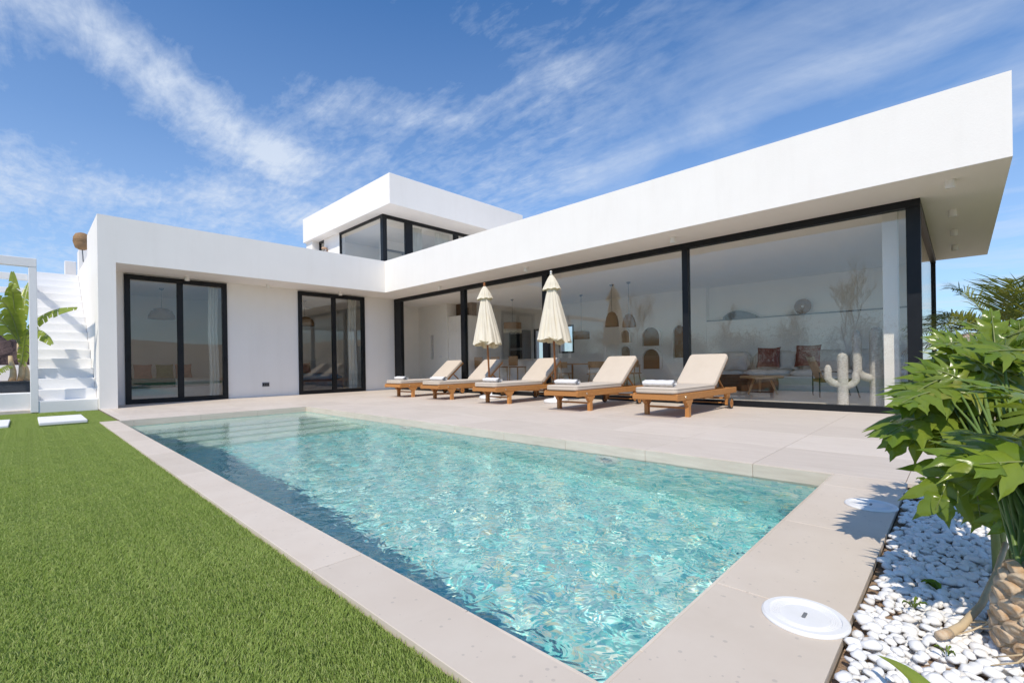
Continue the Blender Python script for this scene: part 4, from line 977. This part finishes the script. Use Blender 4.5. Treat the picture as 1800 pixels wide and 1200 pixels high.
def rattan_chair():
    e = empty('armchair', (3.9, -10.35, Z), 'low rattan armchair with thin black metal legs near the cactus sculptures', 'armchair')
    b = lambda n, m, mt, s=False: m.build(n, mt, e, s, False)
    for s in (-1, 1): b('leg_frame', MB().tube([(-.15 + .1, s * .33, 0), (-.05, s * .33, .5), (.2, s * .33, .52), (.5, s * .33, .48), (.62, s * .33, 0)], .014, 6), 'black', True)
    b('seat', MB().box(-.05, .55, -.3, .3, .30, .36, .02), 'wicker'); b('backrest', MB().box(-.02, .02, -.34, .34, 0, .52, .015).xf(Matrix.Translation((.02, 0, .34)) @ Matrix.Rotation(-.35, 4, 'Y')), 'wicker')
    b('seat_pad', MB().cushion(0, .55, -.28, .28, .35, .44), 'fabric', True); e.rotation_euler.z = -1.2
rattan_chair()
e = empty('coffee_table', (4.1, -9.2, Z), 'low round wooden coffee table in front of the sofa', 'table')
MB().lathe([(.001, .36), (.43, .36), (.45, .375), (.45, .40), (.43, .415), (.001, .415)], n=32).build('table_top', 'oak', e, 'auto', False)
for k in range(3): q = k * 2.094 + .4; MB().tube([(.18 * math.cos(q), .18 * math.sin(q), .36), (.34 * math.cos(q), .34 * math.sin(q), 0)], [.03, .022]).build('leg', 'oak', e, True, False)
for k, (x, y, r_, h_) in enumerate(((5.2, -8.25, .38, .40), (4.9, -9.0, .33, .36))):
    seat('pouf', ('brown round pouf behind the nearest sun lounger', 'taupe round pouf beside the coffee table')[k], 'pouf', [('body', MB().lathe([(.001, 0), (r_ * .9, 0), (r_, .06), (r_ * 1.04, h_ / 2), (r_, h_ - .07), (r_ * .88, h_), (.001, h_ + .01)], n=28), 'brownfabric', True),
         ('seam', MB().lathe([(r_ * .985, h_ - .075), (r_ * 1.02, h_ - .068), (r_ * .985, h_ - .06)], n=28, cap=False), 'brownfabric', True)], (x, y, Z), 'poufs in the living room')
def cactus(loc, arms, h, r_, label):
    e = empty('cactus_sculpture', loc, label, 'sculpture', 'rope cactus sculptures'); loc = Vector((0, 0, 0))
    def trunk(name, P, rr):
        n = int(sum((P[i + 1] - P[i]).length for i in range(len(P) - 1)) / .034); Q = []; Rr = []
        for k in range(n * 2 + 1):
            f = k / (n * 2) * (len(P) - 1); i = min(len(P) - 2, int(f)); Q.append(P[i].lerp(P[i + 1], f - i)); Rr.append(rr * (1 + (.07 if k % 2 else -.07)) * (1 if k < n * 2 - 5 else math.sqrt(max(.05, 1 - ((k - n * 2 + 5) / 5.2) ** 2))))
        MB().tube(Q, Rr, 14).build(name, 'rope', e, True, False)
    trunk('trunk', [Vector((0, 0, 0)), Vector((0, 0, h * .5)), Vector((0, 0, h))], r_)
    for (a, z, out, up_) in arms:
        d = Vector((math.cos(a), math.sin(a), 0)); P = [Vector((0, 0, z))] + [d * out * t + Vector((0, 0, z + .10 * t ** 3)) for t in (.35, .7, .9, 1)] + [d * out + Vector((0, 0, z + .10 + up_ * t)) for t in (.33, .66, 1)]
        trunk('arm', P, r_ * .72)
c1 = on(1482, 700, 0, 1.62); c2 = on(1541, 700, 0, 1.80); zt1 = on(1482, 620, 0, 1.62).z; zt2 = on(1541, 574, 0, 1.80).z
cactus((1.62, c1.y, Z), [(1.9, .36, .20, .22), (-1.4, .33, .17, .16)], zt1 - Z, .075, 'shorter white rope cactus sculpture with two arms behind the glass')
cactus((1.80, c2.y, Z), [(2.1, .46, .26, .66)], zt2 - Z, .085, 'taller white rope cactus sculpture beside the white column behind the glass')
e = empty('round_mirror_lamp', (6.72, -9.49, 1.986), 'small round lamp with a glowing looking centre on the wall ledge', 'lamp'); MB().lathe([(.06, 0), (.19, .01), (.20, .03), (.19, .05), (.06, .06)], n=28).xf(Matrix.Translation((0, 0, .2)) @ Matrix.Rotation(-math.pi / 2, 4, 'Y')).build('disc', 'wicker', e, 'auto', False)
MB().lathe([(.001, .02), (.055, .02), (.06, .05), (.001, .07)], n=16).xf(Matrix.Translation((0, 0, .2)) @ Matrix.Rotation(-math.pi / 2, 4, 'Y')).build('centre', 'inwall', e, True, False)
seat('driftwood_sculpture', 'dark humped sculpture lying on the ledge of the living room wall', 'sculpture', [('body', MB().prism([(0, 0)] + [(x, .30 * max(0, math.sin(math.pi * min(1, max(0, (1.0 - x) / 1.05)))) ** .8 * (1 - .5 * x)) for x in np.linspace(.02, 1.04, 16)] + [(1.06, 0)], -.05, .05).xf(Matrix.Translation((0, .45, 0)) @ Matrix.Rotation(-math.pi / 2, 4, 'Z')), 'grey', False)], (6.72, -7.9, 1.986))
# dining area
def chair(loc, rot, label):
    e = empty('dining_chair', loc, label, 'chair', 'wooden dining chairs'); e.rotation_euler.z = rot; b = lambda n, m, s=False: m.build(n, 'oak', e, s, False)
    for x, y in ((-.2, -.2), (-.2, .2), (.2, -.2), (.2, .2)): b('leg', MB().tube([(x * 1.15, y * 1.15, 0), (x * .85, y * .85, .44)], [.014, .019]), True)
    b('seat', MB().box(-.23, .23, -.24, .24, .43, .465, .015)); b('backrest', MB().grid([[(.2 - .16 * abs(q) ** 2, q * .28, z) for z in (.62, .70, .80)] for q in np.linspace(-1, 1, 9)]).grid([[(.225 - .16 * abs(q) ** 2, q * .28, z) for z in (.62, .70, .80)] for q in np.linspace(-1, 1, 9)]))
    for s in (-1, 1): b('back_post', MB().tube([(.19, s * .16, .44), (.2, s * .17, .7)], .016), True)
ta = empty('dining_table', (4.6, -4.2, Z), 'wooden dining table in the middle of the room behind the right parasol', 'table')
MB().box(-.5, .5, -1.1, 1.1, .71, .75, .008).build('table_top', 'oak', ta, False, False)
for x, y in ((-.42, -1), (.42, -1), (-.42, 1), (.42, 1)): MB().tube([(x, y, 0), (x, y, .71)], [.025, .035]).build('leg', 'oak', ta, True, False)
chair((3.75, -3.7, Z), math.pi, 'wooden dining chair just right of the right parasol'); chair((3.8, -5.0, Z), math.pi + .1, 'wooden dining chair behind the back cushion of the second nearest lounger')
chair((4.5, -5.65, Z), -1.5, 'wooden dining chair at the head of the table, seen left of the thick black post'); chair((5.35, -4.6, Z), 0, 'wooden dining chair on the far side of the dining table')
def pendant(x, y, zt_, zb_, r_, label, kind, cord=ZB):
    e = empty('pendant_lamp', (x, y, zb_), label, 'pendant lamp', 'woven pendant lamps'); b = lambda n, m, mt='wicker', s=True: m.build(n, mt, e, s, False); h = zt_ - zb_
    b('cord', MB().tube([(0, 0, h * .9), (0, 0, cord - zb_)], .006, 6), 'grey'); b('ceiling_rose', MB().lathe([(.06, 0), (.05, -.03), (.015, -.06)], (0, 0, cord - zb_), 14), 'grey')
    if kind == 'bell': pr = [(r_, 0), (r_ * .97, h * .3), (r_ * .8, h * .65), (r_ * .45, h * .93), (.03, h)]
    else: pr = [(r_, 0), (r_, h * .5), (r_, h), (.03, h)]
    b('shade', MB().lathe(pr, n=24, cap=False)); 
    for i in range(6): q = i / 6; rr = np.interp(q * h, [p[1] for p in pr], [p[0] for p in pr]); b('woven_ring', MB().lathe([(rr, q * h), (rr + .008, q * h + .008), (rr, q * h + .016)], n=24, cap=False))
    if kind == 'fringe':
        m = MB()
        for i in range(60): a = i / 60 * 6.283; m.tube([(r_ * math.cos(a), r_ * math.sin(a), .02), (r_ * 1.02 * math.cos(a), r_ * 1.02 * math.sin(a), -.10 - .02 * math.sin(i * 5))], .008, 4)
        b('fringe', m, 'canvas')
pendant(4.0, -5.36, 2.22, 1.80, .19, 'bell shaped rattan pendant lamp, the left of the pair above the dining table', 'bell'); pendant(4.0, -5.90, 2.11, 1.75, .18, 'bell shaped rattan pendant lamp, the right of the pair above the dining table', 'bell')
pendant(5.0, -3.6, 1.80, 1.56, .26, 'drum shaped woven pendant lamp left of the bell shaped pair', 'drum'); pendant(4.0, -1.46, 2.19, 1.95, .30, 'drum pendant lamp with a pale fringe above the kitchen island', 'fringe')
# kitchen
ki = empty('kitchen_island', (4.6, -1.2, Z), 'white kitchen island with pale top seen between the parasols', 'counter')
MB().box(-.45, .45, -1.3, 1.3, 0, .88, .004).build('body', 'inwall', ki, False, False); MB().box(-.55, .5, -1.35, 1.35, .88, .92, .004).build('worktop', 'infloor', ki, False, False)
for k, (y, lb) in enumerate(((-1.9, 'woven bar stool at the island, nearest the right parasol'), (-1.05, 'woven bar stool at the middle of the island'), (-.2, 'woven bar stool at the island behind the left parasol'))):
    e = empty('bar_stool', (3.75, y, Z), lb, 'stool', 'bar stools at the island')
    for a in (-1, 1):
        for c in (-1, 1): MB().tube([(a * .2, c * .2, 0), (a * .18, c * .18, .66)], .014).build('leg', 'oak', e, True, False)
    MB().box(-.21, .21, -.21, .21, .64, .68, .01).build('seat', 'wicker', e, False, False); MB().box(-.22, -.19, -.21, .21, .70, 1.02, .01).build('backrest', 'wicker', e, False, False)
ov = empty('oven_tower', (6.2, .40, Z), 'dark grey oven tower in the kitchen beside the left parasol', 'oven')
MB().box(-.05, .39, -.4, .4, 0, 2.1, .004).build('cabinet', 'grey', ov, False, False)
for z in (.75, 1.4): MB().box(-.07, -.051, -.32, .32, z, z + .55, .004).build('oven_door', 'black', ov, False, False)
cb = empty('tall_cabinet', (3.08, .45, Z), 'tall white built-in cupboard seen through the open doorway', 'cupboard'); MB().box(0, .6, -.45, .40, 0, 2.5, .004).build('carcass', 'inwall', cb, False, False); MB().box(.35, .6, -.45, .40, 2.5, ZB - Z - .002).build('recess_shade', 'brownfabric', cb, False, False)  # dark brown box over the carcass stands in for the shadow in the recess
for k in range(2): MB().box(-.022, -.002, -.445 + k * .425, -.03 + k * .42, .08, 1.95, .003).build('cupboard_door', 'inwall', cb, False, False); MB().box(-.022, -.002, -.445 + k * .425, -.03 + k * .42, 1.96, 2.49, .003).build('cupboard_door', 'inwall', cb, False, False)
# bedrooms of the left wing
bd = empty('daybed', (-4.9, 3.6, Z), 'pale daybed with pillows behind the door nearest the stairs', 'bed'); MB().box(-1.1, 1.3, -.6, .8, 0, .28, .02).build('base', 'fabric', bd, False, False); MB().cushion(-1.1, 1.3, -.62, .8, .27, .5).build('mattress', 'fabric', bd, True, False)
MB().box(-1.0, .2, -.66, -.1, .28, .525, .03).build('throw', 'tealcloth', bd, False, False)
for k, (x, mt, lb) in enumerate(((-5.7, 'greencloth', 'green pillow at the left end of the daybed'), (-5.25, 'pinkcloth', 'pink pillow beside the green one on the daybed'), (-4.75, 'greencloth', 'green pillow in the middle of the daybed'), (-4.3, 'pinkcloth', 'pink pillow at the right of the daybed'))): pillow((x, 4.1, .72), .42, mt, lb, (0, .25, math.pi / 2))
bb = empty('bed', (-1.0, 3.6, Z), 'bed with a blue cover behind the door next to the inner corner', 'bed'); MB().box(-.9, .9, -1, 1.2, 0, .3, .02).build('base', 'grey', bb, False, False); MB().cushion(-.9, .9, -1, 1.2, .28, .55).build('mattress', 'bluecloth', bb, True, False); MB().box(-.95, .95, 1.2, 1.3, 0, 1.0, .02).build('headboard', 'fabric', bb, False, False)
for k, (x, mt, lb) in enumerate(((-1.4, 'fabric', 'pale pillow on the blue bed'), (-.6, 'pinkcloth', 'terracotta pillow on the blue bed'))): pillow((x, 4.5, .72), .45, mt, lb, (0, .3, math.pi / 2))
pendant(-4.95, 3.2, 2.45, 2.15, .30, 'basket pendant lamp behind the door nearest the stairs', 'bell'); pendant(-1.1, 3.2, 2.45, 2.15, .30, 'basket pendant lamp behind the door next to the inner corner', 'bell')
# ------------------------------------------------------------------ garden that the glass mirrors
def bare_tree(loc, h, seed, label):
    r = random.Random(seed); e = empty('bare_tree', loc, label, 'tree', 'bare trees mirrored in the glass'); tw = MB()
    tr = MB(); base = Vector(loc)
    def grow(p, d, l, rad, lev, m):
        Q = [p]; dd = d
        for i in range(4): dd = (dd + Vector((r.gauss(0, .10), r.gauss(0, .10), .08))).normalized(); Q.append(Q[-1] + dd * l / 4)
        m.tube(Q, [rad * (1 - .45 * i / 4) for i in range(5)], 6 if lev < 2 else 3, False)
        if lev < 6:
            for k in range(3):
                i = r.choice((2, 3, 4)); a = Vector((r.gauss(0, 1), r.gauss(0, 1), r.uniform(.1, 1.0))).normalized(); grow(Q[i], (dd * .75 + a * .65).normalized(), l * r.uniform(.55, .8), max(.006, rad * .58), lev + 1, tw)
    grow(base, Vector((0, 0, 1)), h * .34, h * .010, 0, tr)
    tr.build('trunk', 'bark', e, True); tw.build('branches', 'bark', e, True)
for k, (x, y, h_) in enumerate(((-19, -8.6, 7.5), (-22, -5.5, 5.0), (-24, 6.0, 7.0), (-20, -2.5, 4.2), (-21, 1.0, 4.6))):
    bare_tree((x, y, -.06), h_, 60 + k, ['tall bare tree mirrored beside the white column in the glass', 'bare tree mirrored above the rattan chair', 'thin bare tree mirrored above the dining chairs', 'low bare tree mirrored above the red pillows', 'low bare tree mirrored beside the thick black post'][k])
for k in range(9):
    shrub((-23 + R.uniform(-2, 2), -12 + k * 3.4, -.06), 2.0, R.uniform(2.0, 3.4), ['first', 'second', 'third', 'fourth', 'fifth', 'sixth', 'seventh', 'eighth', 'ninth'][k] + ' grey green shrub of the hedge mirrored in the glass, from the right', 80 + k, 6000, 'shrub', .055, 'hedge mirrored in the glass')
